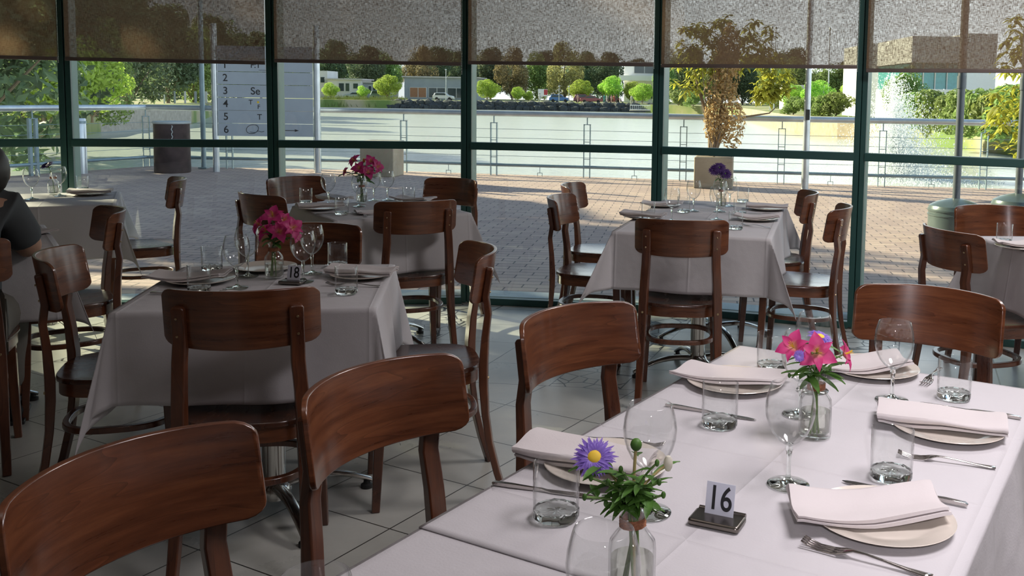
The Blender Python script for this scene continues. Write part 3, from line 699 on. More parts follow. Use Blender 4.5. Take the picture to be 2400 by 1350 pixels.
FK = tag(fork_proto(), None, 'fork'); KN = tag(knife_proto(), None, 'knife')
def cut(proto, a, b_, label, L=None, dz=0.0):
    """a: handle end, b_: tip (pixels of the photograph on the table top)"""
    p, q = at(a[0], a[1], ZT), at(b_[0], b_[1], ZT); c = (p + q) / 2; c.z = ZT + 0.0003 + dz; d = q - p; full = 0.19 if proto is FK else 0.216
    k = min(1.12, max(0.85, d.length / full))
    if L == 'a': c = p + d.normalized() * full * k / 2; c.z = ZT + .0003 + dz
    if L == 'b': c = q - d.normalized() * full * k / 2; c.z = ZT + .0003 + dz
    place(proto, c, math.atan2(d.y, d.x), label, 'fork' if proto is FK else 'knife', 'steel forks on the tables' if proto is FK else 'steel knives on the tables', k)
cut(KN, (2268, 1190), (1974, 1129), 'steel knife behind the bottom right plate', dz=0.001)
cut(KN, (2393, 984), (2156, 944), 'steel knife behind the plate at the right edge of the near table')
cut(KN, (1560, 951), (1772, 986), 'steel knife crossing behind the tumbler on the left of the near table')
cut(KN, (1168, 1137), (1395, 1168), 'steel knife pointing at the tumbler left of the purple aster')
cut(FK, (2185, 1356), (1882, 1276), 'steel fork at the bottom edge, below the bottom right plate', L='b')
cut(FK, (2333, 1099), (2105, 1068), 'steel fork right of the front right tumbler on the near table')
cut(FK, (2200, 868), (2165, 905), 'steel fork pointing at us behind the right tumbler on the near table', L='b')
cut(FK, (1690, 870), (1800, 884), 'steel fork on the left plate side of the near table, left of the flowers', L='b')
cut(FK, (1368, 1028), (1545, 1048), 'steel fork behind the purple aster and its napkin')
cut(FK, (893, 672), (765, 668), 'steel fork at the front right of the card 18 table', L='a')
cut(FK, (500, 690), (528, 684), 'steel fork behind the chair back at the front left of the card 18 table', L='b')
cut(KN, (352, 688), (440, 690), 'steel knife at the left end of the card 18 table', L='a')
cut(FK, (560, 628), (600, 618), 'steel fork on the far plate side of the card 18 table', L='b')
cut(FK, (1808, 535), (1742, 528), 'steel fork on the near right of the purple flower table', L='a')
cut(KN, (1826, 502), (1760, 500), 'steel knife on the right of the purple flower table', L='a')
cut(KN, (738, 503), (795, 500), 'steel knife at the front of the pink flower table by the window', L='a')
cut(FK, (860, 508), (828, 494), 'steel fork at the front of the pink flower table by the window', L='a')

# table numbers
def text_mesh(txt, size, name, mat, parent, M4, depth=0.0004, sx=1.0):
    c = D.curves.new(name, 'FONT'); c.body = txt; c.size = size; c.extrude = depth; c.offset = size * 0.018 if size < .05 else size * .01; c.align_x = 'CENTER'; c.align_y = 'CENTER'
    tmp = D.objects.new(name, c); COL.objects.link(tmp); dg = bpy.context.evaluated_depsgraph_get(); me = D.meshes.new_from_object(tmp.evaluated_get(dg))
    D.objects.remove(tmp); me.transform(Matrix.Diagonal((sx, 1, 1, 1))); me.transform(M4); me.materials.clear(); me.materials.append(mat)
    ob = D.objects.new(name, me); COL.objects.link(ob); ob.parent = parent; return ob
def number_card(num, loc, rz, label):
    t_ = thing('table_number_stand', label, 'table number', loc, rz)
    MB().prism(rounded(-0.039, -0.026, 0.039, 0.020, 0.006), 0.0005, 0.0105).build('metal_base', M['dark_steel'], t_, bevel=0.003, smooth=40)
    MB().lathe([(0.0045, -0.036), (0.0045, 0.036)], 12, Matrix.Translation((0, 0.022, 0.008)) @ Matrix.Rotation(R(90), 4, 'Y'), cap0=True, cap1=True).build('rolled_edge', M['dark_steel'], t_, smooth=40)
    T = Matrix.Translation((0.0, 0.004, 0.009)) @ Matrix.Rotation(R(-12), 4, 'X') @ Matrix.Rotation(R(90), 4, 'X')
    cd_ = MB().prism([(-0.022, 0), (0.022, 0), (0.022, 0.048), (-0.022, 0.048)], -0.0006, 0.0006, T).build('number_card', M['card'], t_, smooth=0)
    text_mesh(num, 0.050, 'printed_number', M['ink'], cd_, T @ Matrix.Translation((0, 0.024, 0.0008)), 0.0002, 0.78)
number_card('16', at(1682, 1226, ZT), R(-24), 'dark metal stand holding the white card numbered 16')
number_card('18', at(686, 664, ZT), R(-8), 'small metal stand holding the white card numbered 18')

# ------------------------------------------------------------------ flowers in bottles
M['pink'] = None
def petal_mat(name, c0, c1, c2):
    t = NT(name); lw = t.coord(); n = t.n('TexNoise', i_Scale=90.0, i_Detail=3.0); t.l(lw, n.inputs[0])
    at_ = t.n('Attribute', attribute_name='along'); f = t.math('ADD', at_.outputs['Fac'], t.math('MULTIPLY_ADD', n.outputs[0], 0.3, -0.15))
    return t.pbr(t.ramp(f, [(0.08, c0), (0.40, c1), (1.0, c2)]), 0.5, trans=0.35)
M['pink'] = petal_mat('pink_petals', (0.75, 0.45, 0.25), (0.70, 0.07, 0.25), (0.60, 0.035, 0.20))
M['magenta'] = petal_mat('magenta_petals', (0.75, 0.35, 0.30), (0.62, 0.05, 0.24), (0.50, 0.02, 0.17))
M['purple'] = petal_mat('lilac_petals', (0.45, 0.30, 0.75), (0.32, 0.20, 0.70), (0.28, 0.16, 0.62))
M['violet'] = petal_mat('violet_petals', (0.07, 0.02, 0.12), (0.06, 0.02, 0.14), (0.09, 0.03, 0.20))
M['yellow'] = plain('yellow_flower_centre', (0.75, 0.50, 0.04), 0.7)
M['leaf'] = plain('green_leaves', (0.085, 0.20, 0.035), 0.5, trans=0.3, var=0.4, vs=40)
M['stemg'] = plain('green_stems', (0.13, 0.22, 0.06), 0.6, var=0.2)
M['stemb'] = plain('straw_coloured_stem', (0.42, 0.34, 0.14), 0.7)
M['white_petal'] = plain('white_petal', (0.75, 0.72, 0.62), 0.6, trans=0.3)
M['twine'] = plain('rust_twine', (0.36, 0.15, 0.08), 0.9, vs=300, var=0.3)
t = NT('still_water'); tr = t.n('BsdfTransparent'); tr.inputs[0].default_value = (0.96, 0.97, 0.93, 1); g = t.n('BsdfGlossy', i_Roughness=0.02); mx = t.n('MixShader'); lw = t.n('LayerWeight', i_Blend=0.35)
t.l(t.math('MULTIPLY_ADD', lw.outputs['Fresnel'], 0.6, 0.03), mx.inputs[0]); t.l(tr.outputs[0], mx.inputs[1]); t.l(g.outputs[0], mx.inputs[2]); t.l(mx.outputs[0], t.out.inputs[0]); M['vase_water'] = t.m
def vase(loc, label, sc=1.0, mouth=False):
    w = thing('bottle_vase', label, 'vase', loc, 0, 'small clear bottle vases'); w.scale = (sc,) * 3
    pr = [(0.026, 0.0005), (0.0295, 0.003), (0.030, 0.010), (0.030, 0.062), (0.0285, 0.072), (0.022, 0.081), (0.0165, 0.088), (0.0155, 0.108), (0.0185, 0.113), (0.0185, 0.117)]
    MB().lathe([(0.0001, 0.0005)] + pr + [(0.0150, 0.1175), (0.0140, 0.112), (0.0137, 0.09), (0.020, 0.079), (0.0265, 0.070), (0.0278, 0.062), (0.0278, 0.012), (0.022, 0.006), (0.0001, 0.006)], 40).build('bottle', M['glass'], w, smooth=50)
    MB().lathe([(0.0001, 0.007), (0.0215, 0.007), (0.0272, 0.013), (0.0272, 0.050), (0.0001, 0.0505)], 32).build('water', M['vase_water'], w, smooth=50)
    P = [((0.0166 + 0.0006 * math.sin(k)) * math.cos(k * 0.5), (0.0166 + 0.0006 * math.sin(k)) * math.sin(k * 0.5), 0.090 + 0.012 * k / 90) for k in range(90)]
    MB().tube(P, 0.0009, 5).build('twine', M['twine'], w)
    return w
def petalled(c, N, petals, name, mat, parent, centre=None, c_r=0.0):
    """petals: (angle, length, width, tilt, cup). All share the middle vertex so the flower is one piece"""
    N = Vector(N).normalized(); X = N.orthogonal().normalized(); Y = N.cross(X); vs = [tuple(c)]; fs = []; al = [0.0]; nl, nw = 6, 4
    for (a, L, w, tilt, cup) in petals:
        d = X * math.cos(a) + Y * math.sin(a); sd = N.cross(d); base = len(vs)
        for j in range(1, nl + 1):
            u = j / nl; ww = w * math.sin(min(1, u * 1.08) ** 0.8 * PI) ** 0.7 + 0.0006; r_ = L * u; ti = tilt * (1 - 0.75 * u)
            for k in range(nw + 1):
                v = k / nw * 2 - 1; p = Vector(c) + d * (r_ * math.cos(ti)) + N * (r_ * math.sin(ti) + cup * v * v * ww - 0.2 * L * max(0, u - .6) ** 2) + sd * v * ww / 2
                vs.append(tuple(p)); al.append(u)
        for k in range(nw): fs.append((0, base + k, base + k + 1))
        for j in range(nl - 1):
            for k in range(nw): q = base + j * (nw + 1) + k; fs.append((q, q + nw + 1, q + nw + 2, q + 1))
    ob = MB().add(vs, fs).build(name, mat, parent, smooth=80); me = ob.data
    if len(me.vertices) == len(al):
        at_ = me.attributes.new('along', 'FLOAT', 'POINT'); at_.data.foreach_set('value', al)
    return ob
def leaf(mb, p, d, L, w, droop=0.3):
    d = Vector(d).normalized(); sd = d.cross(Vector((0, 0, 1))).normalized() if abs(d.z) < .95 else Vector((1, 0, 0)); up = sd.cross(d)
    def fn(u, v):
        q = Vector(p) + d * L * v - Vector((0, 0, 1)) * droop * L * v * v + sd * (u - .5) * w * (math.sin(PI * min(1, v * 0.97 + 0.02)) ** 0.8 + 0.05) + up * 0.15 * w * abs(u - .5) * 2
        return tuple(q)
    mb.grid(fn, 2, 6)
def stem_thing(name, label, cat, base, head, grp, flower, leaves=3, seed=0, bend=0.3, sm='stemg', r=0.0016, lw=0.012, ll=0.05, fz=0.02):
    rnd = random.Random(seed); base = Vector(base); head = Vector(head)
    t_ = thing(name, label, cat, base, 0, grp); h = head - base
    neck = Vector((rnd.uniform(-.006, .006), rnd.uniform(-.006, .006), 0.110)); P = []
    b0 = Vector((rnd.uniform(-.012, .012), rnd.uniform(-.012, .012), 0.008))
    for k in range(13):
        u = k / 12; a = b0.lerp(neck, min(1, u * 2)) if u < .5 else None
        if a is None:
            q = (u - .5) * 2; ctrl = neck + Vector((0, 0, max(0.01, (h.z - neck.z) * 0.6))) + Vector((h.x, h.y, 0)) * 0.25
            a = neck * (1 - q) ** 2 + ctrl * 2 * q * (1 - q) + h * q * q
        P.append(a)
    MB().tube(P, r, 6).build('stem', M[sm], t_)
    flower(t_, h, (P[-1] - P[-2]).normalized(), rnd)
    for k in range(leaves):
        mb = MB(); q = P[rnd.choice((7, 8, 9, 10, 11))]; a = rnd.uniform(0, 2 * PI)
        leaf(mb, q, (math.cos(a), math.sin(a), rnd.uniform(-.2, .7)), ll * rnd.uniform(.7, 1.2), lw * rnd.uniform(.8, 1.2), 0.3)
        mb.build('leaf', M['leaf'], t_, smooth=60)
    return t_
def alstro(mat, size=0.03, face=(0, -1, 0.5)):
    def fn(par, c, d, rnd):
        n = (Vector(face) + d * 0.5).normalized(); a0 = rnd.uniform(0, 1)
        pet = [(a0 + k * PI / 3, size * (1.0 if k % 2 else 0.9), size * (0.72 if k % 2 else 0.42), 0.75 if k % 2 else 0.95, 0.12) for k in range(6)]
        fl_ = petalled(c, n, pet, 'flower', M[mat], par)
        for k in range(5):
            a = rnd.uniform(0, 6.28); X = n.orthogonal(); q = (n + (X * math.cos(a) + n.cross(X) * math.sin(a)) * 0.2) * size * 0.6
            MB().tube([Vector(c), Vector(c) + q], 0.0006, 4).build('stamen', M['yellow'], fl_)
    return fn
def aster(mat, size=0.026, face=(0, -0.4, 1), rows=3, centre=True):
    def fn(par, c, d, rnd):
        n = (Vector(face)).normalized(); pet = []
        for r_ in range(rows):
            for k in range(22): pet.append((2 * PI * (k + r_ * .5) / 22 + rnd.uniform(-.06, .06), size * rnd.uniform(.9, 1.05) * (1 - .12 * r_), size * 0.20, 0.22 + 0.28 * r_ + rnd.uniform(-.1, .1), 0.1))
        fl_ = petalled(c, n, pet, 'flower', M[mat], par)
        if centre:
            q = n.to_track_quat('Z', 'Y').to_matrix().to_4x4(); q.translation = Vector(c) + n * size * 0.12
            MB().ball((0, 0, 0), size * 0.32, 14, q, sq=(1, 1, .45)).build('yellow_centre', M['yellow'], fl_)
        MB().ball(tuple(Vector(c) - n * 0.004), size * 0.25, 10).build('calyx', M['leaf'], par)
    return fn
def bud(mat, r=0.006, L=1.6):
    def fn(par, c, d, rnd): MB().ball(tuple(c), r, 12, sq=(1, 1, L)).build('bud', M[mat], par)
    return fn
# the near bottle with the pink flowers
V1 = at(1909, 1022, ZT); vase(V1, 'clear bottle vase holding the pink flowers on the near table'); y1_ = V1.y
G1 = 'flowers in the near pink bouquet'
stem_thing('alstroemeria_stem', 'pink flower at the left of the near bouquet', 'flower', V1, atY(1861, 815, y1_ - .02), G1, alstro('pink', 0.036, (-0.35, -0.8, 0.55)), 3, 1)
stem_thing('alstroemeria_stem', 'pink flower in the middle front of the near bouquet, widest open', 'flower', V1, atY(1914, 828, y1_ - .03), G1, alstro('pink', 0.040, (0.05, -1, 0.25)), 4, 2)
stem_thing('alstroemeria_stem', 'pink flower turned to the right at the right of the near bouquet', 'flower', V1, atY(1974, 832, y1_), G1, alstro('pink', 0.034, (0.8, -0.5, 0.2)), 3, 3)
stem_thing('aster_stem', 'pale purple aster at the top of the near pink bouquet', 'flower', V1, atY(1922, 792, y1_ + .03), G1, aster('purple', 0.026, (0.2, -0.3, 1)), 4, 4)
stem_thing('aster_stem', 'small pale purple flower tucked between the pink ones in front', 'flower', V1, atY(1874, 834, y1_ - .045), G1, aster('purple', 0.012, (-0.1, -1, .3), 2, False), 2, 5)
stem_thing('leafy_sprig', 'green leafy sprig drooping left from the near pink bouquet', 'leaves', V1, atY(1850, 880, y1_ - .01), None, bud('leaf', .003), 9, 6, ll=0.06, lw=0.014)
stem_thing('leafy_sprig', 'green leafy sprig at the right of the near pink bouquet', 'leaves', V1, atY(1945, 862, y1_ - .01), None, bud('leaf', .003), 9, 9, ll=0.05, lw=0.014)
# the bottle with the purple aster
V2 = at(1480, 1392, ZT); vase(V2, 'clear bottle vase cut by the bottom edge, holding the purple aster'); y2_ = V2.y
stem_thing('aster_stem', 'purple aster with a bright yellow centre, at the front of the near table', 'flower', V2, atY(1393, 1074, y2_ + .02), None, aster('purple', 0.030, (0.02, -0.75, 0.75)), 10, 11, sm='stemb', r=0.0022, ll=0.04, lw=0.012)
stem_thing('thistle_bud_stem', 'pale green round bud on a straw-coloured stem beside the purple aster', 'flower', V2, atY(1491, 1042, y2_ + .01), None, bud('leaf', .0075, 1.1), 2, 12, sm='stemb', r=0.0020, ll=0.03)
stem_thing('white_bud_stem', 'white petal bud leaning right beside the purple aster', 'flower', V2, atY(1566, 1086, y2_ + .02), None, bud('white_petal', .006, 1.8), 5, 13, sm='stemb', ll=0.05, lw=0.008)
for k, (px, py) in enumerate([(1385, 1120), (1425, 1130), (1455, 1100), (1370, 1165), (1420, 1180), (1545, 1130), (1555, 1160), (1480, 1140), (1540, 1085)]):
    stem_thing('leafy_sprig', ['green sprig just under the purple aster, leftmost', 'green sprig under the right half of the purple aster', 'green sprig reaching up behind the pale round bud', 'low green sprig at the left of the purple aster bottle', 'low green sprig in the middle of the purple aster bottle', 'feathery green sprig at the right of the purple aster bottle', 'lowest feathery green sprig at the right of the purple aster bottle', 'green sprig in the middle behind the straw-coloured stem', 'green sprig below the white petal bud'][k],
               'leaves', V2, atY(px, py, y2_ + random.uniform(-.02, .02)), 'green sprigs in the aster bottle', bud('leaf', .003), 11, 20 + k, ll=0.034, lw=0.009 if k != 5 else 0.006)
# the bottle on the card 18 table
V3 = at(643, 652, ZT); vase(V3, 'clear bottle vase of magenta flowers beside card 18', 1.02); y3_ = V3.y
for k, (px, py, fx, lab) in enumerate([(612, 528, -.6, 'magenta flower at the left of the card 18 bouquet'), (640, 508, -.1, 'magenta flower at the top of the card 18 bouquet'), (664, 520, .3, 'magenta flower in the centre of the card 18 bouquet'),
    (684, 535, .7, 'magenta flower at the right of the card 18 bouquet'), (628, 545, -.3, 'magenta flower low at the left of the card 18 bouquet'), (655, 545, .1, 'magenta flower low in the middle of the card 18 bouquet'), (692, 555, .9, 'small magenta flower lowest at the right of the card 18 bouquet')]):
    stem_thing('alstroemeria_stem', lab, 'flower', V3, atY(px, py, y3_ + (-.03 if k % 2 else .01)), 'magenta flowers by card 18', alstro('magenta', 0.044 if k < 6 else .026, (fx, -0.8, 0.45)), 5, 40 + k, ll=0.05, lw=0.016)
# the bottle by the window
V4 = at(848, 476, ZT); vase(V4, 'clear bottle vase of pink flowers on the table by the window'); y4_ = V4.y
for k, (px, py, fx, lab) in enumerate([(832, 378, -.5, 'pink flower at the top left of the bouquet by the window'), (842, 396, -.1, 'pink flower at the middle left of the bouquet by the window'), (868, 380, .2, 'pink flower at the top right of the bouquet by the window'),
    (862, 405, .2, 'pink flower low in the middle of the bouquet by the window'), (883, 392, .8, 'pink flower at the right of the bouquet by the window'), (812, 402, -.9, 'small pink flower hanging out left of the bouquet by the window'), (853, 376, 0, 'yellow-green closed bud in the middle of the bouquet by the window')]):
    stem_thing('alstroemeria_stem', lab, 'flower', V4, atY(px, py, y4_ + (-.03 if k % 2 else .01)), 'pink flowers by the window', alstro('magenta', 0.05 if k < 5 else .034, (fx, -0.8, 0.35)) if k < 6 else bud('yellow', .008), 3, 60 + k, ll=0.075, lw=0.03)
V5 = at(1690, 486, ZT); vase(V5, 'small bottle vase with dark purple flowers behind the wine glasses'); y5_ = V5.y
for k, (px, py, lab) in enumerate([(1676, 400, 'dark purple flower at the left of the sunlit table'), (1686, 394, 'dark purple flower topmost on the sunlit table'), (1700, 408, 'dark purple flower at the right on the sunlit table')]):
    stem_thing('aster_stem', lab, 'flower', V5, atY(px, py, y5_), 'dark purple flowers', aster('violet', 0.044, (0, -0.8, .8), 4, False), 4, 80 + k, ll=0.05)
V6 = at(126, 455, ZT); vase(V6, 'bottle vase with a dark flower on the far left table')
stem_thing('aster_stem', 'dark flower in the bottle on the far left table, almost black in the shade', 'flower', V6, atY(110, 388, V6.y), None, aster('violet', 0.045, (-.3, -0.5, 1), 4, False), 4, 90, ll=0.06)
# ------------------------------------------------------------------ the promenade outside
t = NT('promenade_pavers'); P0 = t.coord('Object', rot=(0, 0, R(4)), scale=(1, 1, 1))
br = t.n('TexBrick', offset=0.5); br.inputs['Scale'].default_value = 1.0; br.inputs['Brick Width'].default_value = 0.235; br.inputs['Row Height'].default_value = 0.118
br.inputs['Mortar Size'].default_value = 0.006; br.inputs['Mortar Smooth'].default_value = 0.2; br.inputs['Bias'].default_value = 0.0
br.inputs['Color1'].default_value = (0.40, 0.29, 0.25, 1); br.inputs['Color2'].default_value = (0.50, 0.37, 0.30, 1); br.inputs['Mortar'].default_value = (0.10, 0.08, 0.08, 1)
t.l(P0, br.inputs[0]); ns = t.n('TexNoise', i_Scale=1.2, i_Detail=5.0); t.l(P0, ns.inputs[0])
c = t.mix(0.5, br.outputs[0], t.ramp(ns.outputs[0], [(0.3, (0.72, 0.70, 0.74)), (0.7, (1, 1, 1))]), 'MULTIPLY')
M['paver'] = t.pbr(c, 0.75, bump=br.outputs[1], bs=-0.4, bd=0.004)
M['concrete'] = plain('weathered_concrete', (0.34, 0.31, 0.26), 0.85, vs=3, var=0.2)
M['tan_wall'] = plain('tan_stone_wall', (0.34, 0.28, 0.20), 0.85, vs=2, var=0.25)
M['rail_paint'] = plain('grey_blue_railing_paint', (0.22, 0.30, 0.34), 0.35, 0.2)
M['alu'] = plain('brushed_steel_handrail', (0.50, 0.54, 0.58), 0.3, 0.6)
RL = [(-8.27, 16.69), (-6.80, 16.64), (-5.25, 16.57), (-3.74, 16.49), (-2.15, 16.18), (-0.57, 15.93), (1.01, 15.62), (2.57, 15.39), (4.12, 15.14), (5.66, 14.97), (7.20, 14.80), (8.75, 14.65), (10.3, 14.5)]
pl_ = at(207, 398); pl2 = at(50, 412)
LEFT = [(pl2.x - (pl_.x - pl2.x) * 2.0, pl2.y - (pl_.y - pl2.y) * 2.0), (pl2.x, pl2.y), (pl_.x, pl_.y)]
LEFT[0] = (-10.6, 11.2); LEFT[1] = (-9.75, 13.0); LEFT[2] = (-9.05, 14.75)
RAIL = LEFT + RL
edge_ = [(x - 0.05, y + 0.22) if i > 2 else (x - 0.22, y + 0.1) for i, (x, y) in enumerate(RAIL)]
inner = [(p[0] - 0.0, p[1] + 0.02) for p in POSTS]
poly = [(-10.9, 5.0)] + edge_ + [(10.6, 3.8), (3.6, 4.5)] + inner[::-1]
struct(MB().prism(list(reversed(poly)), -0.35, -0.012).build('ground_promenade', M['paver'], smooth=0))
struct(MB().prism([(-11.4, 5.0)] + [(x * 1.0 - 0.02, y + 0.05) for x, y in edge_] + [(10.9, 3.6), (0, 9)], -3.5, -0.36).build('trim_quay_wall', M['concrete'], smooth=0))

def railing():
    r_ = thing('waterfront_railing', 'long grey metal railing with a fat handrail running along the water', 'railing')
    MB().tube([(x, y, 1.03) for x, y in RAIL], 0.048, 16).build('handrail', M['alu'], r_)
    MB().tube([(x, y, 0.165) for x, y in RAIL], 0.026, 12).build('lower_rail', M['rail_paint'], r_)
    for z in (0.32, 0.47, 0.62, 0.77): MB().tube([(x, y, z) for x, y in RAIL], 0.0035, 5).build('wire', M['rail_paint'], r_)
    for i, (x, y) in enumerate(RAIL):
        a = RAIL[max(0, i - 1)]; b_ = RAIL[min(len(RAIL) - 1, i + 1)]; an = math.atan2(b_[1] - a[1], b_[0] - a[0])
        T = Matrix.Translation((x, y, -0.012)) @ Matrix.Rotation(an, 4, 'Z'); mb = MB(); wd = 0.012 if i > 2 else 0.045
        mb.box((-0.052, 0, 0.445), (wd, 0.05, 0.89), T).box((0.052, 0, 0.445), (wd, 0.05, 0.89), T)
        mb.box((0, 0, 0.884), (0.116, 0.05, 0.012), T).box((0, 0, 0.595), (0.10, 0.014, 0.010), T).box((0, 0, 0.31), (0.10, 0.014, 0.010), T).box((0, 0, 0.95), (0.016, 0.016, 0.14), T)
        mb.build('post', M['rail_paint'], r_, smooth=0)
        if i < len(RAIL) - 1 and i > 2:
            x2, y2_ = (x + RAIL[i + 1][0]) / 2, (y + RAIL[i + 1][1]) / 2; T = Matrix.Translation((x2, y2_, 0)) @ Matrix.Rotation(an, 4, 'Z')
            MB().box((0, 0, 0.10), (0.008, 0.008, 0.12), T).box((0, 0, 0.045), (0.085, 0.008, 0.008), T).box((-0.04, 0, 0.015), (0.008, 0.008, 0.06), T).box((0.04, 0, 0.015), (0.008, 0.008, 0.06), T).build('bracket', M['rail_paint'], r_, smooth=0)
railing()

# water
t = NT('lake_water'); v = t.coord(scale=(1, 1, 1)); n1 = t.n('TexNoise', i_Scale=2.2, i_Detail=4.0); t.l(v, n1.inputs[0]); n2 = t.n('TexNoise', i_Scale=0.35, i_Detail=3.0); t.l(v, n2.inputs[0])
h = t.math('ADD', t.math('MULTIPLY', n1.outputs[0], 0.10), t.math('MULTIPLY', n2.outputs[0], 0.25))
M['water'] = t.pbr((0.46, 0.50, 0.46), 0.22, bump=h, bs=0.6, bd=1.0, spec=1.0)
ZW = -1.9; ZL = -0.42
mb = MB(); mb.add([(-260, 4, ZW), (260, 4, ZW), (260, 260, ZW), (-260, 260, ZW)], [(0, 1, 2, 3)]); struct(mb.build('ground_water', M['water'], smooth=0))
# far and side banks
t = NT('grassy_bank'); n1 = t.n('TexNoise', i_Scale=0.15, i_Detail=6.0); t.l(t.coord(), n1.inputs[0])
M['bank'] = t.pbr(t.ramp(n1.outputs[0], [(0.40, (0.13, 0.20, 0.05)), (0.5, (0.25, 0.27, 0.11)), (0.6, (0.36, 0.32, 0.22))]), 0.9)
M['road'] = plain('pale_path', (0.42, 0.40, 0.34), 0.9, vs=.5)
def w2(x, y): p = at(x, y, ZW); return (p.x, p.y)
sh = [w2(-260, 372), w2(-60, 335), w2(200, 318), w2(240, 309), w2(450, 291), w2(508, 268), w2(620, 256), w2(760, 252), w2(1100, 255.5), w2(1330, 259), w2(1500, 263), w2(1640, 268), w2(1760, 283), w2(1860, 312), w2(1960, 324), w2(2150, 338), w2(2350, 362), w2(2600, 395)]
bp = sh + [(140, 22), (260, 60), (260, 259), (-259, 259), (-200, 60)]
struct(MB().prism(list(reversed(bp)), ZW - 0.6, ZL).build('ground_bank', M['bank'], smooth=0))
M['rock'] = plain('dark_basalt_rock', (0.045, 0.055, 0.06), 0.85, vs=4, var=0.5)
rnd = random.Random(5); mb = MB()
for k in range(230):
    u = k / 229; px = 905 + u * 640; p = at(px, 254 + u * 10.2, ZW) if False else at(px, 253.2 + (px - 900) * 0.0165, ZW)
    for q in range(2):
        r_ = rnd.uniform(.5, 1.05); c = (p.x + rnd.uniform(-.7, .7), p.y + q * 0.8 + rnd.uniform(-.3, .3), ZW + .1 + q * .75 + rnd.uniform(-.1, .35))
        b0 = len(mb.v); mb.ball(c, r_, 6, sq=(1.2, 1, .75)); mb.v[b0:] = [(x + rnd.uniform(-.14, .14), y + rnd.uniform(-.14, .14), z + rnd.uniform(-.14, .14)) for x, y, z in mb.v[b0:]]
tag(mb.build('shore_rocks', M['rock'], smooth=0), 'dark rocks heaped along the far waterline', 'rocks', None, 'stuff')
M['shrubm'] = plain('shoreline_reeds', (0.16, 0.20, 0.06), 0.8, trans=.3, var=.4, vs=1)

# ------------------------------------------------------------------ vegetation
def foliage(mb, n, rad, leaf_, rnd, c=(0, 0, 0), shape=1.0, lo=0.0, blobs=None):
    bl = blobs or [(0, 0, 0, 1)]
    for _ in range(n):
        bx, by, bz, br_ = rnd.choice(bl); a, z = rnd.uniform(0, 2 * PI), rnd.uniform(-1, 1); rr = rnd.uniform(0.55, 1.0) ** .6 * br_
        s_ = math.sqrt(1 - z * z); p = Vector((c[0] + (bx + s_ * math.cos(a) * rr) * rad[0], c[1] + (by + s_ * math.sin(a) * rr) * rad[1], c[2] + (bz + z * rr) * rad[2]))
        n_ = Vector((s_ * math.cos(a), s_ * math.sin(a), z + .4)) + Vector((rnd.uniform(-.9, .9), rnd.uniform(-.9, .9), rnd.uniform(-.9, .9))); n_.normalize()
        x = n_.orthogonal().normalized(); y = n_.cross(x); t_ = rnd.uniform(0, 6.28); x, y = x * math.cos(t_) + y * math.sin(t_), y * math.cos(t_) - x * math.sin(t_)
        l = leaf_ * rnd.uniform(.6, 1.3); w = l * 0.42
        mb.add([p - x * l, p - y * w + n_ * w * .3, p + x * l, p + y * w + n_ * w * .3], [(0, 1, 2, 3)])
def leafmat(name, c, var=0.35, trans=0.4):
    t = NT(name); g = t.n('NewGeometry'); r_ = g.outputs['Random Per Island']
    lo = tuple(v * (1 - var) for v in c); hi = tuple(min(1, v * (1 + var)) for v in c)
    oi = t.n('ObjectInfo'); hs = t.n('HueSaturation'); t.l(t.ramp(r_, [(0, lo), (1, hi)]), hs.inputs['Color'])
    t.l(t.math('MULTIPLY_ADD', oi.outputs['Random'], 0.05, 0.475), hs.inputs['Hue']); t.l(t.math('MULTIPLY_ADD', oi.outputs['Random'], 0.5, 0.75), hs.inputs['Value'])
    return t.pbr(hs.outputs[0], 0.6, trans=trans)
M['l_dark'] = leafmat('dark_eucalyptus_leaves', (0.13, 0.19, 0.10)); M['l_mid'] = leafmat('mid_green_leaves', (0.24, 0.33, 0.10)); M['l_bright'] = leafmat('bright_green_leaves', (0.40, 0.56, 0.10), trans=.5)
M['l_olive'] = leafmat('olive_leaves', (0.34, 0.31, 0.14)); M['l_big'] = leafmat('big_yellow_green_leaves', (0.42, 0.42, 0.06), .45, .5); M['l_dry'] = leafmat('dry_brown_leaves', (0.50, 0.34, 0.16), .35, .4)
M['bark'] = plain('grey_brown_bark', (0.22, 0.17, 0.12), 0.9, vs=20)
BLB = [(0, 0, -.35, .62), (.3, .2, -.55, .5), (-.35, 0, -.5, .5), (0, 0, .15, .62), (.45, .1, -.1, .5), (-.45, -.1, -.05, .5), (.1, .45, -.15, .5), (-.1, -.45, .0, .5), (.2, 0, .5, .42), (-.25, .1, .42, .42)]
def tree_proto(name, mat, n, rx, rz, base, lf, seed, trunk=0.15, blobs=BLB):
    rnd = random.Random(seed); t_ = thing(name, None, 'tree'); mb = MB(); foliage(mb, n, (rx, rx, rz), lf, rnd, (0, 0, base + rz), blobs=[(a + rnd.uniform(-.2, .2), b_ + rnd.uniform(-.2, .2), c + rnd.uniform(-.16, .16), d * rnd.uniform(.7, 1.1)) for a, b_, c, d in blobs])
    mb.build('crown', mat, t_, smooth=0)
    mb = MB().tube([(0, 0, 0), (0.05 * trunk, 0, base * .6), (-.1 * trunk, 0, base + rz * 1.2)], [trunk, trunk * .8, trunk * .35], 8)
    for k in range(6):
        a = rnd.uniform(0, 6.28); z0 = base * rnd.uniform(.6, 1.1); mb.tube([(0, 0, z0), (math.cos(a) * rx * .3, math.sin(a) * rx * .3, z0 + rz * .4), (math.cos(a) * rx * .6, math.sin(a) * rx * .6, z0 + rz * .7)], [trunk * .5, trunk * .3, trunk * .12], 6)
    mb.build('trunk', M['bark'], t_); return t_
T_E = tree_proto('eucalyptus_tree', M['l_dark'], 11000, 5.2, 6.6, 0.2, 0.27, 1, .26)
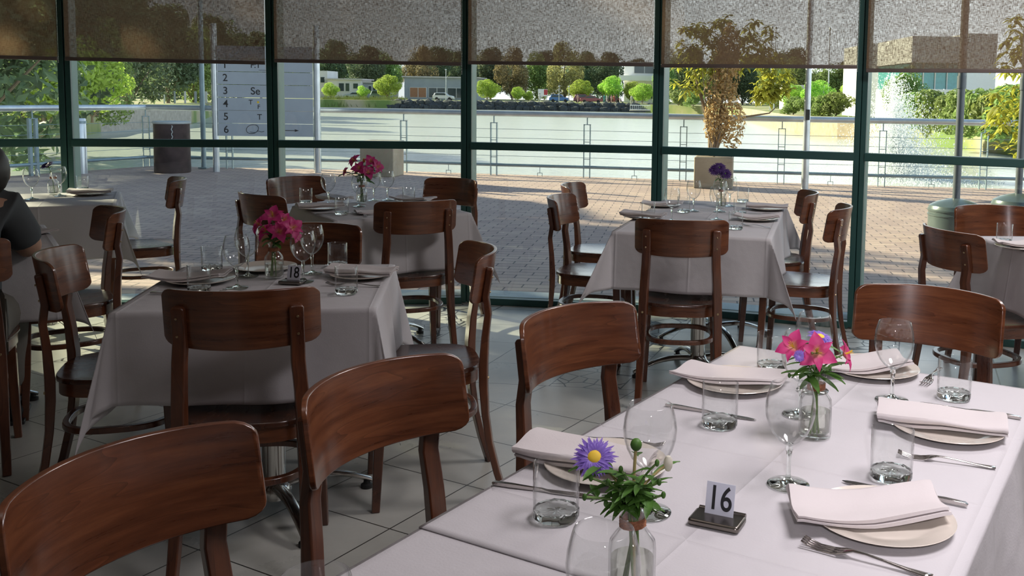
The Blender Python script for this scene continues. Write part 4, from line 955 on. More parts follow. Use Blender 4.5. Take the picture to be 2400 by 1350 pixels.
T_E2 = tree_proto('eucalyptus_tree', M['l_olive'], 8000, 4.2, 6.6, 0.2, 0.25, 2, .26)
T_M = tree_proto('leafy_tree', M['l_mid'], 8500, 4.4, 5.2, 0.1, 0.25, 3, .22)
T_B = tree_proto('street_tree', M['l_bright'], 6000, 3.6, 2.6, 0.55, 0.19, 4, .12)
ORD = ['first','second','third','fourth','fifth','sixth','seventh','eighth','ninth','tenth','eleventh','twelfth','thirteenth','fourteenth','fifteenth','sixteenth','seventeenth']
T_S = tree_proto('round_shrub', M['l_mid'], 1500, 1.2, .8, 0.05, 0.13, 5, .04)
def tput(proto, px, Y, label, group, z=ZL, sc=1.0, cat='tree'):
    p = atY(px, 250, Y); place(proto, (p.x, p.y, z - 0.02), random.uniform(0, 6), label, cat, group, sc)
far = [(700, 225, T_M, 1.1, 'brownish far tree just right of the sign board'), (790, 232, T_E, 1.15, 'dark far tree above the low white houses'), (868, 236, T_E, 1.0, 'dark far tree between the houses and the cafe building'),
       (905, 215, T_M, 1.1, 'mid green far tree behind the bright yellow-green one'), (985, 222, T_E2, 0.95, 'olive far tree left above the cafe roof'), (1030, 236, T_E, 1.05, 'open dark far tree above the middle of the cafe roof'),
       (1085, 240, T_E, 0.92, 'dark far tree behind the second green post from the left'), (1150, 232, T_E, 1.05, 'dark far tree right of the green post near picture centre'), (1200, 218, T_E2, 0.95, 'tall reddish olive tree on the far shore'),
       (1262, 222, T_M, 1.15, 'mid green far tree behind the white billboard'), (1322, 216, T_E2, 1.05, 'tall olive tree above the blue car'), (1375, 240, T_E, 1.0, 'dark far tree behind the left bright street tree'),
       (1430, 238, T_E, 0.95, 'dark far tree behind the right bright street tree'), (1600, 232, T_E, 1.0, 'dark far tree behind the potted tree'), (1690, 230, T_E, 1.05, 'dark far tree behind the dry shrub'), (1760, 225, T_E, 1.0, 'dark far tree left of the white pole'), (1825, 220, T_E, 1.0, 'dark far tree just left of the white pole'),
       (640, 215, T_E, 1.1, 'dark far tree seen through the sign board gap'), (560, 200, T_E, 1.2, 'dark far tree left behind the sign board')]
for k, (px, Y, pr, sc, lab) in enumerate(far): tput(pr, px, 237 + 13 * (k % 2), lab, 'trees along the far shore', sc=sc * 1.08)
for k in range(17):
    tput(T_E if k % 3 else T_E2, 700 + 72 * k, 270 + 9 * (k % 2), 'dark hazy tree in the back row above the far shore, %s from the left' % ORD[k], 'hazy back row of trees', sc=1.05 + .12 * math.sin(k * 1.7))
for k in range(12):
    tput(T_E if k % 2 else T_M, 40 + 52 * k, 158 + 9 * (k % 2), 'dark tree in the back row beyond the left bank, %s from the left' % ORD[k], 'back row of trees on the left', sc=1.0 + .12 * math.sin(k * 1.7))
for k in range(10):
    tput(T_E if k % 2 else T_M, 1560 + 60 * k, 200 + 5 * math.sin(k * 2.1), 'dark tree in the back row beyond the right bank, %s from the left' % ORD[k], 'back row of trees on the right', sc=.9 + .12 * math.sin(k * 1.7))
near_far = [(908, 203, 0.92, 'bright yellow-green round tree on the far shore, between houses and cafe'), (1142, 200, 0.80, 'bright green tree on the far shore, right of the green post'), (1212, 200, 0.55, 'small bright green tree on the far shore left of the billboard'), (1362, 200, 0.85, 'bright green street tree above the maroon van'),
            (1432, 198, 1.0, 'largest bright green street tree, above the group of people'), (1482, 196, 0.8, 'green street tree in front of the white balcony building'), (1505, 185, 0.72, 'yellowish tree at the far shore beside the green post'), (1238, 200, 0.4, 'smallest bright tree on the far shore near the billboard'), (850, 202, 0.5, 'small brownish tree before the low white houses'), (775, 203, .6, 'small dark tree before the tall white house')]
for px, Y, sc, lab in near_far: tput(T_B, px, Y, lab, 'street trees on the far shore', sc=sc)
left = [(-60, 46, T_M, 1.05, 'dense dark tree at the far left edge beyond the railing'), (60, 40, T_E, 0.8, 'dark tree filling the far left window'), (150, 62, T_E, 1.0, 'tall dark tree behind the left green post'), (225, 58, T_M, 0.62, 'yellow-green tree hanging over the canal, second window'), (215, 48, T_B, 0.62, 'bright leaved low tree beside the left green post'),
        (300, 92, T_E, 1.0, 'dark tree beyond the canal wall'), (395, 110, T_E, .95, 'dark tree behind the canal fence, left of the thin pole'), (455, 118, T_M, 0.95, 'mid green tree behind the canal fence at the thin pole'), (500, 125, T_E, .95, 'dark tree behind the left post of the sign'), (100, 34, T_B, 0.75, 'yellowish low tree at the far left above the railing')]
for px, Y, pr, sc, lab in left: tput(pr, px, Y, lab, 'trees on the left bank', sc=sc)
rt = [(1815, 150, T_M, .6, 'green tree left of the white pole on the right bank'), (1858, 120, T_B, .62, 'bushy bright tree just left of the white pole base'), (1870, 150, T_M, .8, 'green tree behind the white pole'), (1915, 118, T_B, .7, 'bright tree right of the white pole'), (1935, 165, T_M, .75, 'slim green tree right of the white pole'), (1975, 165, T_M, .8, 'slim green tree left of the right green post'),
      (2118, 70, T_M, .42, 'green tree in front of the white building right of the post'), (1995, 108, T_B, .62, 'pale bright tree fading into the fountain spray')]
for px, Y, pr, sc, lab in rt: tput(pr, px, Y, lab, 'trees on the right bank', sc=sc)
for k, (px, Y, sc) in enumerate([(1930, 95, 1.3), (1960, 94, 1.5), (1895, 97, 1.2), (2130, 62, 1.2), (2165, 60, 1.4), (2200, 58, 1.5), (2232, 56, 1.3), (2268, 52, 1.5), (2300, 48, 1.5), (2335, 46, 1.5), (2385, 44, 1.6), (1590, 170, 1.8), (1625, 165, 1.6), (1860, 99, 1.2)]):
    tput(T_S, px, Y, ['rounded shrub on the right bank, below the bright trees', 'rounded shrub on the right bank beside the spray', 'shrub on the embankment right of the white pole', 'shrub below the white building, leftmost', 'shrub below the white building, second from left', 'shrub below the white building, third from left', 'shrub just left of the dark umbrella pole', 'shrub just right of the dark umbrella pole', 'shrub between the umbrella pole and the large-leaved tree', 'shrub hidden behind the large-leaved tree, left part', 'shrub hidden behind the large-leaved tree, right part', 'low shrub left of the potted tree on the far bank', 'low shrub behind the potted tree on the far bank', 'shrub on the embankment just left of the white pole'][k], 'shrubs on the right bank', sc=sc, cat='shrub')
mb = MB(); rnd = random.Random(8)
for k in range(2600):
    px = rnd.uniform(740, 935); p = at(px, 252.0 + (px - 760) * .01, ZW); y = rnd.uniform(0, 5); q = Vector((p.x + rnd.uniform(-1, 1), p.y + y, ZW + .2 + y * .25)); hh = rnd.uniform(.6, 1.2); d = rnd.uniform(-.4, .4)
    mb.add([q, q + Vector((.14, 0, 0)), q + Vector((d, 0, hh))], [(0, 1, 2)])
tag(mb.build('shore_reeds', M['shrubm'], smooth=0), 'grey-green reeds along the far waterline below the white houses', 'reeds', None, 'stuff')

# off to the left, out of frame: trees added to cast shade over the promenade
for k, (x, y, sc) in enumerate([(-12.5, 17.6, (.56, .56, .50)), (-14.0, 16.4, (.62, .62, .62)), (-13.5, 15.2, (.52, .52, .78)), (-13.5, 8.4, (.45, .45, .6))]):
    place(T_E, (x, y, -0.4), k, ['added shade tree just past the railing corner', 'added shade tree left of the promenade, behind the first', 'tallest added shade tree left of the promenade', 'added shade tree nearest the building on the left'][k], 'tree', 'added shade trees off to the left', sc)

T_T = tree_proto('added_shade_tree', M['l_dark'], 2600, 3.0, 2.4, 6.3, 0.22, 31, .22)  # unseen tree added with a high crown to shade the blinds
place(T_T, (-13.5, 12.0, -.4), 0, 'tall bare-trunked shade tree added left of the promenade', 'tree')
for k, (px, py) in enumerate([(2150, 334), (2195, 340), (2240, 344), (2285, 349), (2330, 354), (2380, 360)]):
    p = at(px, py, ZW); place(T_S, (p.x, p.y + .6, ZW - .1), k, 'dark shrub at the right waterline below the umbrella pole, %s from the left' % ORD[k], 'shrub', 'shrubs at the right waterline', 1.15)
# potted trees: big leaves in whorls
def whorls(mb, n, rad, c, rnd, L, blobs, k_=(4, 7)):
    for _ in range(n):
        bx, by, bz, br_ = rnd.choice(blobs); a, z = rnd.uniform(0, 2 * PI), rnd.uniform(-1, 1); s_ = math.sqrt(1 - z * z); rr = br_ * rnd.uniform(.4, 1)
        p = Vector((c[0] + (bx + s_ * math.cos(a) * rr) * rad[0], c[1] + (by + s_ * math.sin(a) * rr) * rad[1], c[2] + (bz + z * rr) * rad[2]))
        for q in range(rnd.randint(*k_)):
            t_ = rnd.uniform(0, 6.28); d = Vector((math.cos(t_), math.sin(t_), rnd.uniform(-.9, .5))).normalized(); l = L * rnd.uniform(.7, 1.2); sd = d.cross(Vector((0, 0, 1))).normalized(); w = l * .19
            e = p + d * l - Vector((0, 0, l * .25)); m_ = p + d * l * .55
            mb.add([p, m_ - sd * w, e, m_ + sd * w, m_ + Vector((0, 0, w * .3))], [(0, 1, 4), (1, 2, 4), (2, 3, 4), (3, 0, 4)])
pt = at(1672, 437); PB = thing('square_planter', 'tan square concrete planter at the railing with the big-leaved tree', 'planter', (1.42, 14.62, -0.012), R(-8))
MB().prism(rounded(-.29, -.26, .29, .26, .02), 0, .47).build('planter_box', M['tan_wall'], PB, bevel=.01)
MB().box((0, 0, .455), (.52, .46, .04)).build('soil', M['bark'], PB)
BT = thing('big_leaved_tree', 'big yellow-green leaved potted tree behind the dry shrub', 'tree', (1.50, 14.70, .45))
mb = MB(); rnd = random.Random(12); whorls(mb, 330, (1, .55, .8), (0.1, 0, 1.25), rnd, .145, [(-.55, 0, -.05, .36), (-.38, 0, .3, .34), (.05, 0, .35, .32), (.55, 0, .3, .3), (.78, 0, -.12, .32), (.62, 0, -.3, .25), (-.1, .1, .8, .4), (.4, 0, .7, .35), (-.5, .1, .65, .3)])
mb.build('crown', M['l_big'], BT, smooth=0)
MB().tube([(-.12, 0, 0), (-.14, 0, .35), (-.22, 0, .7), (-.33, 0, 1.0), (-.42, 0, 1.35)], [.05, .04, .03, .02, .01], 8).tube([(-.05, 0, .1), (.1, 0, .5), (.4, 0, .62), (.75, 0, .68), (.88, 0, .8)], [.03, .025, .018, .012, .006], 6).tube([(-.3, 0, .9), (-.15, 0, 1.2), (-.1, 0, 1.5)], [.02, .013, .008], 6).build('trunk', M['bark'], BT)
DS = thing('dry_shrub', 'dry brown dead shrub growing in the same planter', 'shrub', (1.40, 14.50, .45))
mb = MB(); rnd = random.Random(13); foliage(mb, 3400, (.42, .3, .85), .034, rnd, (.12, 0, .82), blobs=[(-.1, 0, .1, .55), (.1, 0, .55, .5), (.2, 0, 1.0, .42), (-.25, 0, -.3, .45), (.35, 0, -.35, .5), (.05, 0, -.1, .6), (.1, 0, .8, .45)])
mb.build('crown', M['l_dry'], DS, smooth=0); mb = MB()
for k in range(16):
    a = rnd.uniform(-1.0, 1.1); mb.tube([(0, 0, 0), (math.sin(a) * .12, rnd.uniform(-.1, .1), .35), (math.sin(a) * .38, rnd.uniform(-.2, .2), .7 + .7 * math.cos(a))], [.018, .011, .004], 5)
mb.build('branches', M['bark'], DS)
RT = thing('big_leaved_tree', 'big yellow-green leaved tree at the right edge beyond the umbrella pole', 'tree', (4.75, 11.6, -.012))
mb = MB(); rnd = random.Random(14); whorls(mb, 620, (1, 1, 1), (.35, 0, 1.75), rnd, .15, [(-.35, 0, -.55, .42), (0, 0, -.9, .4), (.2, 0, -.2, .6), (.1, 0, .5, .6), (.6, 0, 0, .6), (-.1, 0, .2, .5), (.3, 0, 1.1, .6), (.6, 0, .8, .5), (.5, 0, -.7, .5)])
mb.build('crown', M['l_big'], RT, smooth=0); MB().tube([(.35, 0, 0), (.33, 0, .9), (.25, 0, 1.8), (.3, 0, 2.6)], [.06, .05, .035, .015], 8).build('trunk', M['bark'], RT)

# other planters, bin, poles, heaters, sign
SQ = thing('square_planter', 'grey-tan square planter standing by the railing behind the pink flowers', 'planter', (-3.93, 15.75, -0.012), R(-6))
MB().prism([(-.28, -.26), (.28, -.26), (.28, .26), (-.28, .26)], 0, .53).build('planter_box', M['tan_wall'], SQ, bevel=.012)
MB().prism([(-.29, -.27), (.29, -.27), (.29, .27), (-.29, .27)], .53, .575).build('rim', M['concrete'], SQ, bevel=.01)
DR = thing('round_planter', 'dark rusty round drum with a pale rim by the railing at the left', 'planter', (-7.38, 15.75, -0.012))
M['rust'] = plain('dark_rusty_steel', (0.055, 0.035, 0.035), 0.7, .2, vs=8, var=.4)
MB().lathe([(.0001, 0), (.27, 0), (.28, .02), (.275, .80), (.0001, .80)], 36).build('drum', M['rust'], DR, smooth=40)
MB().lathe([(.0001, .80), (.285, .80), (.295, .815), (.29, .84), (.0001, .845)], 36).build('pale_rim', M['sill'], DR, smooth=40)
MB().tube([(.13 + .01 * math.sin(k * 1.7), -.272, .78 - .022 * k) for k in range(14)], .007, 5).build('hanging_chain', M['sill'], DR)
LP = thing('white_pole', 'tall white pole with a small dark fitting, beyond the purple flower table', 'pole', (2.80, 14.55, -.012))
MB().lathe([(.055, 0), (.055, .5), (.047, 1.5), (.042, 4.5)], 20, cap0=True, cap1=True).build('shaft', M['alu'], LP); MB().box((0, -.05, 1.13), (.055, .05, .16)).build('fitting', M['black'], LP, bevel=.006)
GP = thing('bollard', 'pale grey round bollard on the promenade by the left green post', 'bollard', (at(192, 405).x, at(192, 405).y, -.012))
MB().lathe([(.0001, 0), (.085, 0), (.085, .86), (.075, .88), (.0001, .885)], 20).build('shaft', M['alu'], GP, smooth=40); MB().lathe([(.086, .80), (.09, .80), (.09, .84), (.086, .84)], 20).build('band', M['rail_paint'], GP)
M['grey_green'] = plain('grey_green_enamel', (0.085, 0.115, 0.115), 0.3, .2)
M['pole_grey'] = plain('dark_grey_pole_paint', (0.07, 0.085, 0.10), 0.4)
def heater():
    h_ = thing('umbrella_stand', None, 'umbrella stand')
    MB().lathe([(.0001, 0), (.25, 0), (.255, .02), (.255, .27), (.262, .275), (.262, .29), (.255, .295), (.255, .315), (.262, .32), (.262, .335), (.255, .345), (.245, .37), (.18, .405), (.09, .43), (.05, .44), (.0001, .44)], 40).build('drum_base', M['grey_green'], h_, smooth=30)
    MB().lathe([(.036, .42), (.036, 3.2)], 20, cap1=True).build('post', M['pole_grey'], h_); MB().lathe([(.044, 1.5), (.044, 1.62)], 20, cap0=True, cap1=True).build('collar', M['pole_grey'], h_)
    MB().lathe([(.04, 3.2), (.03, 3.25), (.0001, 3.26)], 16).build('cap', M['pole_grey'], h_); return h_
HT = heater(); place(HT, (3.25, 9.25, -.012), 0, 'grey-green barrel umbrella stand with a dark pole, outside right of the green post', 'umbrella stand', 'umbrella stands'); place(HT, (4.10, 9.85, -.012), 0, 'second grey-green barrel umbrella stand, at the right edge', 'umbrella stand', 'umbrella stands')

SG = thing('directory_sign', 'large grey numbered sign board on two posts by the railing', 'sign', (-5.92, 16.0, -.012), R(4))
M['sign'] = plain('pale_grey_sign_panel', (0.36, 0.40, 0.45), 0.4, var=.04); M['signline'] = plain('dark_panel_gap', (0.06, 0.07, 0.09), 0.6)
hw = 0.80
for s_ in (-1, 1): MB().lathe([(.052, 0), (.052, 2.45)], 20, Matrix.Translation((s_ * (hw + .03), .02, 0)), cap0=True, cap1=True).build('sign_post', M['alu'], SG)
rows = 7; rh = 0.2135; z0 = 0.60
for k in range(rows):
    pn = MB().box((0, 0, z0 + rh * (k + .5)), (hw * 2 - .06, .03, rh - .008)).build('sign_panel', M['sign'], SG, smooth=0); num = 6 - k
    Tt = lambda x, z: Matrix.Translation((x, -.0165, z)) @ Matrix.Rotation(R(90), 4, 'X')
    zc = z0 + rh * (k + .5)
    if num >= 1: text_mesh(str(num), .17, 'number', M['ink'], pn, Tt(-hw + .155, zc), .0006)
    txt = {1: ('F:T', -.15, .13), 3: ('Se', -.16, .17), 4: ('T', -.24, .11), 5: ('T', -.10, .13)}.get(num)
    if txt: text_mesh(txt[0], txt[2], 'lettering', M['ink'], pn, Tt(txt[1], zc + (.03 if num == 4 else 0)), .0006)
    if num == 4:
        text_mesh('F', .10, 'lettering', M['ink'], pn, Tt(-.11, zc - .045), .0006)
        MB().lathe([(.0001, 0), (.02, 0)], 12, Matrix.Translation((-.12, -.017, zc + .035)) @ Matrix.Rotation(R(90), 4, 'X')).build('yellow_dot', M['yellow'], pn)
    if num == 1: MB().box((0, -.0165, zc - .075), (.2, .001, .006)).build('underline', M['ink'], pn)
    if num == 6:
        P = [(-.22 + .13 * math.cos(a) * .75 + .02 * math.sin(a), -.018, zc + .015 + .075 * math.sin(a)) for a in [x * .2 for x in range(-10, 22)]]
        MB().tube(P, .0045, 5).build('script_letter', M['ink'], pn); MB().tube([(-.26, -.018, zc - .03), (-.18, -.018, zc - .045), (-.13, -.018, zc - .015), (-.07, -.018, zc - .03), (-.03, -.018, zc - .02)], .0035, 5).build('script_tail', M['ink'], pn)
        MB().tube([(.28, -.018, zc), (.48, -.018, zc)], .005, 5).build('arrow_line', M['ink'], pn); MB().add([(.47, -.018, zc + .022), (.47, -.018, zc - .022), (.54, -.018, zc)], [(0, 1, 2)]).build('arrow_head', M['ink'], pn, smooth=0)
TP = thing('thin_grey_pole', 'thin grey pole standing by the railing just left of the sign board', 'pole', (at(478, 394).x, at(478, 394).y, -.012))
MB().lathe([(.042, 0), (.042, 3.8)], 14, cap0=True, cap1=True).build('shaft', M['rail_paint'], TP)
MB().box((0, 0, .02), (.14, .14, .02)).build('base_plate', M['rail_paint'], TP)

# ------------------------------------------------------------------ far shore buildings
M['white_wall'] = plain('white_render', (0.62, 0.62, 0.60), 0.8, var=.05, vs=.5); M['grey_wall'] = plain('grey_cladding', (0.30, 0.34, 0.38), 0.7, var=.08, vs=.5)
M['roofm'] = plain('pale_metal_roof', (0.50, 0.48, 0.48), .5, .2); M['dglass'] = plain('dark_window_glass', (0.05, 0.07, 0.08), .1, .1); M['brown'] = plain('orange_brown_shutter', (.35, .17, .09), .7)
M['teal_glass'] = plain('teal_facade_glass', (0.07, 0.25, 0.26), .15, .1)
M['bright_white'] = plain('bright_white_render', (0.88, 0.88, 0.88), .7, var=.02)
def bld(label, px0, px1, Y, h, dep, mat, roof=None, z=ZL, wins=(), rz=0, cat='building', name='building', parapet=True):
    """box building; wins = (u0, u1, z0, z1, material) as fractions of the width and metres"""
    a, b_ = atY(px0, 250, Y), atY(px1, 250, Y); w = b_.x - a.x; t_ = thing(name, label, cat, ((a.x + b_.x) / 2, Y, z - .02), rz)
    MB().box((0, dep / 2, h / 2), (w, dep, h)).build('wall', M[mat], t_, smooth=0)
    if roof: MB().box((0, dep / 2, h + .12), (w + 1.0, dep + 1.2, .28)).build('roof', M[roof], t_, smooth=0)
    for u0, u1, z0_, z1_, m_ in wins:
        wd = (u1 - u0) * w; x = (-.5 + (u0 + u1) / 2) * w
        f = MB().box((x, -.04, (z0_ + z1_) / 2), (wd + .2, .16, z1_ - z0_ + .2)).build('window', M['white_wall'], t_, smooth=0)
        MB().box((x, -.10, (z0_ + z1_) / 2), (wd, .10, z1_ - z0_)).build('pane', M[m_], f, smooth=0)
        n = max(1, int(wd / 1.6)); mb = MB()
        for k in range(1, n): mb.box((x - wd / 2 + wd * k / n, -.17, (z0_ + z1_) / 2), (.12, .05, z1_ - z0_))
        if n > 1: mb.build('glazing_bars', M['white_wall'], f, smooth=0)
    return t_
bld('tall white house right beside the sign board on the far shore', 728, 768, 214, 6.0, 8, 'white_wall', None, wins=[(.62, .85, 3.4, 4.6, 'dglass'), (.2, .4, 3.4, 4.6, 'dglass')])
bld('low white house with pale roof and dark windows, left of the yellow-green tree', 768, 846, 212, 4.1, 9, 'white_wall', 'roofm', wins=[(.35, .50, 1.6, 3.3, 'dglass'), (.55, .66, 1.6, 3.3, 'dglass'), (.78, .92, 2.2, 3.3, 'dglass')])
bld('grey low house with pale roof, half behind the yellow-green tree', 846, 912, 214, 3.5, 9, 'grey_wall', 'roofm', wins=[(.28, .38, 1.6, 2.8, 'dglass'), (.44, .54, 1.6, 2.8, 'dglass')])
bld('grey cafe building with a long flat roof and tall windows on the far shore', 948, 1118, 216, 4.9, 12, 'grey_wall', 'roofm', wins=[(.08, .30, .5, 2.6, 'brown'), (.34, .56, .5, 2.6, 'dglass'), (.60, .95, .5, 2.6, 'dglass')])
bld('white building with balcony, behind the trees left of the potted tree', 1462, 1556, 215, 8.8, 12, 'bright_white', 'roofm', wins=[(.25, .75, 6.6, 8.2, 'dglass'), (.2, .8, 1.0, 2.6, 'dglass')])
bc = thing('balcony_slab', 'white projecting balcony of the building left of the potted tree', 'balcony', (atY(1495, 250, 213).x, 212.5, ZL + 4.9)); MB().box((0, 0, .5), (8.6, 4.0, 1.1)).build('slab', M['bright_white'], bc, smooth=0)
WB = bld('bright white modern building with a teal glass band behind the fountain', 2132, 2262, 74, 2.6, 10, 'bright_white', None, wins=[(.72, .78, 1.9, 2.0, 'dglass')])
wx = atY(2190, 250, 74).x; w_ = atY(2262, 250, 74).x - atY(2132, 250, 74).x
MB().box((-.1, 5.5, 3.6), (w_ - .5, 9, 2.1)).build('glass_band', M['teal_glass'], WB, smooth=0)
mb = MB()
for k in range(5): mb.box((-w_ / 2 + .3 + k * w_ / 4.6, .95, 3.6), (.09, .1, 2.1))
mb.build('glass_fins', M['white_wall'], WB, smooth=0)
MB().box((0, 5, 5.6), (w_, 10, 2.0)).build('upper_wall', M['bright_white'], WB, smooth=0)
bld('tall blank white block right of the dark umbrella pole', 2262, 2330, 76, 7.0, 10, 'bright_white', None, wins=[(.8, .9, 1.9, 2.2, 'dglass')])
bld('bright white block left of the teal glass band, right of the green post', 2030, 2105, 92, 7.0, 10, 'bright_white')
bld('low pinkish white wall building behind the white pole', 1842, 1932, 140, 3.6, 6, 'white_wall', None, wins=[(.1, .16, 2.4, 2.7, 'dglass')])
EW = thing('embankment_wall', 'tan stone embankment wall curving along the water by the white pole', 'wall'); P = [at(x, y, ZW) for x, y in ((1700, 274), (1760, 283.5), (1860, 312.5), (1960, 324.5), (2060, 331))]
mb = MB()
for k in range(len(P) - 1):
    a, b_ = P[k], P[k + 1]; a2, b2 = a.copy(), b_.copy(); a2.y -= .25; b2.y -= .25
    mb.add([(a2.x, a2.y, ZW), (b2.x, b2.y, ZW), (b2.x, b2.y, ZL + .12), (a2.x, a2.y, ZL + .12), (a.x, a.y + .3, ZL + .12), (b_.x, b_.y + .3, ZL + .12)], [(0, 1, 2, 3), (3, 2, 5, 4)])
mb.build('wall_face', M['tan_wall'], EW, smooth=0)
CW = thing('canal_wall', 'grey concrete canal wall behind the railing at the left', 'wall'); P = [at(x, y, ZW) for x, y in ((205, 317), (240, 309.5), (450, 291.5), (508, 268.5))]; mb = MB()
for k in range(len(P) - 1):
    a, b_ = P[k], P[k + 1]; mb.add([(a.x, a.y - .2, ZW), (b_.x, b_.y - .2, ZW), (b_.x, b_.y - .2, ZL + .1), (a.x, a.y - .2, ZL + .1), (a.x, a.y + .3, ZL + .1), (b_.x, b_.y + .3, ZL + .1)], [(0, 1, 2, 3), (3, 2, 5, 4)])
mb.build('wall_face', M['concrete'], CW, smooth=0)
FN = thing('canal_fence', 'pale panel fence beyond the canal at the left', 'fence', (0, 0, 0))
for k in range(7):
    a, b_ = atY(336 + 24 * k, 245, 100 + 2 * k), atY(359 + 24 * k, 245, 102 + 2 * k)
    MB().box(((a.x + b_.x) / 2, a.y, ZL + .72), (b_.x - a.x, .06, 1.35)).build('fence_panel', M['grey_wall' if k % 2 else 'white_wall'], FN, smooth=0)
BB = thing('billboard', 'small white and red billboard between the far trees', 'billboard', (atY(1272, 240, 202).x, 202, ZL)); MB().box((0, 0, 1.9), (2.0, .1, 1.5)).build('panel', M['bright_white'], BB, smooth=0)
M['red'] = plain('red_print', (.5, .06, .07), .6); MB().box((.62, -.06, 2.0), (.75, .03, 1.1)).build('red_patch', M['red'], BB, smooth=0); MB().box((-.8, 0, .58), (.12, .1, 1.2)).build('leg', M['white_wall'], BB, smooth=0); MB().box((.8, 0, .58), (.12, .1, 1.2)).build('leg', M['white_wall'], BB, smooth=0)
JT = thing('jetty_fence', 'low white fence on the water edge left of the potted tree', 'fence', (0, 0, 0)); mb = MB()
for k in range(11):
    p = atY(1477 + 4.6 * k, 262, 172); mb.box((p.x, p.y, ZW + 1.0), (.08, .08, .9))
a, b_ = atY(1476, 262, 172), atY(1524, 262, 172)
for z in (.62, 1.4): mb.box(((a.x + b_.x) / 2, a.y, ZW + z), (b_.x - a.x, .1, .12))
mb.build('railing_frame', M['bright_white'], JT, smooth=0); MB().box(((a.x + b_.x) / 2, a.y + 1.5, ZW + .45), (b_.x - a.x, 3, .2)).build('deck', M['concrete'], JT, smooth=0)
for px, hgt, lab in ((1105 - 60, 6.2, 'thin street lamp in front of the cafe windows'), (1310, 3.2, 'thin pale sign post in front of the blue car'), (1333, 3.2, 'thin sign post right of the blue car'), (1805, 11.0, 'pale tall mast behind the potted tree'), (1814, 11.0, 'second pale mast behind the potted tree'), (1940, 11.0, 'pale tall mast right of the white pole'), (373, 9.0, 'tall thin lamp mast beyond the canal, left'), (462, 6.0, 'tall thin lamp mast beyond the canal, near the thin grey pole')):
    Y = 196 if px < 1500 and px > 600 else 130; q = thing('lamp_mast', lab, 'mast', (atY(px, 240, Y).x, Y, ZL)); MB().lathe([(.09, 0), (.06, hgt)], 8, cap1=True).build('shaft', M['alu'], q); MB().ball((0, 0, hgt), .18, 8).build('lamp_head', M['alu'], q)

def car_proto(name, mat, L, Hh, est):
    c = thing(name, None, 'car'); W_ = 1.78
    if est: top = [(-L * .49, .95), (-L * .45, Hh * .62), (-L * .40, Hh * .95), (-L * .30, Hh), (L * .08, Hh), (L * .24, Hh * .66), (L * .44, Hh * .58), (L * .5, Hh * .42)]
    else: top = [(-L * .5, .80), (-L * .47, Hh * .66), (-L * .34, Hh * .70), (-L * .20, Hh * .97), (-L * .12, Hh), (L * .08, Hh), (L * .22, Hh * .70), (L * .44, Hh * .60), (L * .5, Hh * .45)]
    prof = [(-L * .5, .32)] + top + [(L * .5, .32)]
    T = Matrix.Rotation(R(90), 4, 'X'); MB().prism(prof, -W_ / 2, W_ / 2, T).build('body', mat, c, bevel=.08, seg=2)
    wi = [(-L * .40, Hh * .66), (-L * .33, Hh * .92), (L * .07, Hh * .92), (L * .20, Hh * .66)] if est else [(-L * .30, Hh * .68), (-L * .17, Hh * .92), (L * .07, Hh * .92), (L * .18, Hh * .68)]
    MB().prism(wi, -W_ / 2 - .01, W_ / 2 + .01, T).build('side_windows', M['dglass'], c)
    for sx_ in (-.30, .31):
        for sy in (-1, 1): MB().lathe([(.0001, -.1), (.22, -.1), (.33, -.08), (.33, .08), (.22, .1), (.0001, .1)], 16, Matrix.Translation((sx_ * L, sy * (W_ / 2 - .06), .33)) @ Matrix.Rotation(R(90), 4, 'X')).build('wheel', M['black'], c)
    return c
CM = {k: plain(k, v, .25, .3, coat=.5, var=.03) for k, v in {'silver_blue_paint': (.42, .50, .56), 'white_car_paint': (.7, .72, .74), 'blue_car_paint': (.05, .16, .42), 'maroon_paint': (.16, .04, .07), 'red_brown_paint': (.25, .06, .07), 'grey_green_paint': (.16, .22, .24)}.items()}
for nm, cm, L, Hh, est, px, Y, rz, lab in (('sedan_car', 'silver_blue_paint', 4.6, 1.42, 0, 832, 203, 3.14, 'silver-blue sedan parked in front of the low white houses'), ('estate_car', 'grey_green_paint', 4.4, 1.85, 1, 893, 207, 0, 'grey-green van under the yellow-green tree'), ('hatchback_car', 'white_car_paint', 4.4, 1.62, 1, 1040, 202, 0, 'white car in front of the cafe windows'),
    ('hatchback_car', 'blue_car_paint', 4.2, 1.58, 1, 1311, 199, 0, 'bright blue car on the far shore road'), ('van', 'maroon_paint', 4.2, 1.75, 1, 1368, 198, 0, 'dark maroon van under the left street tree'), ('sedan_car', 'red_brown_paint', 4.5, 1.45, 0, 1386, 192.5, 0, 'dark red sedan in front of the maroon van'),
    ('sedan_car', 'silver_blue_paint', 4.5, 1.42, 0, 1960, 128, 0, 'silver car half hidden by trees right of the white pole'), ('hatchback_car', 'red_brown_paint', 4.4, 1.7, 1, 1432, 200, 0, 'dark red car behind the group of people')):
    place(car_proto(nm, CM[cm], L, Hh, est), (atY(px, 240, Y).x, Y, ZL - .01), rz, lab, 'car', 'parked cars on the far shore')

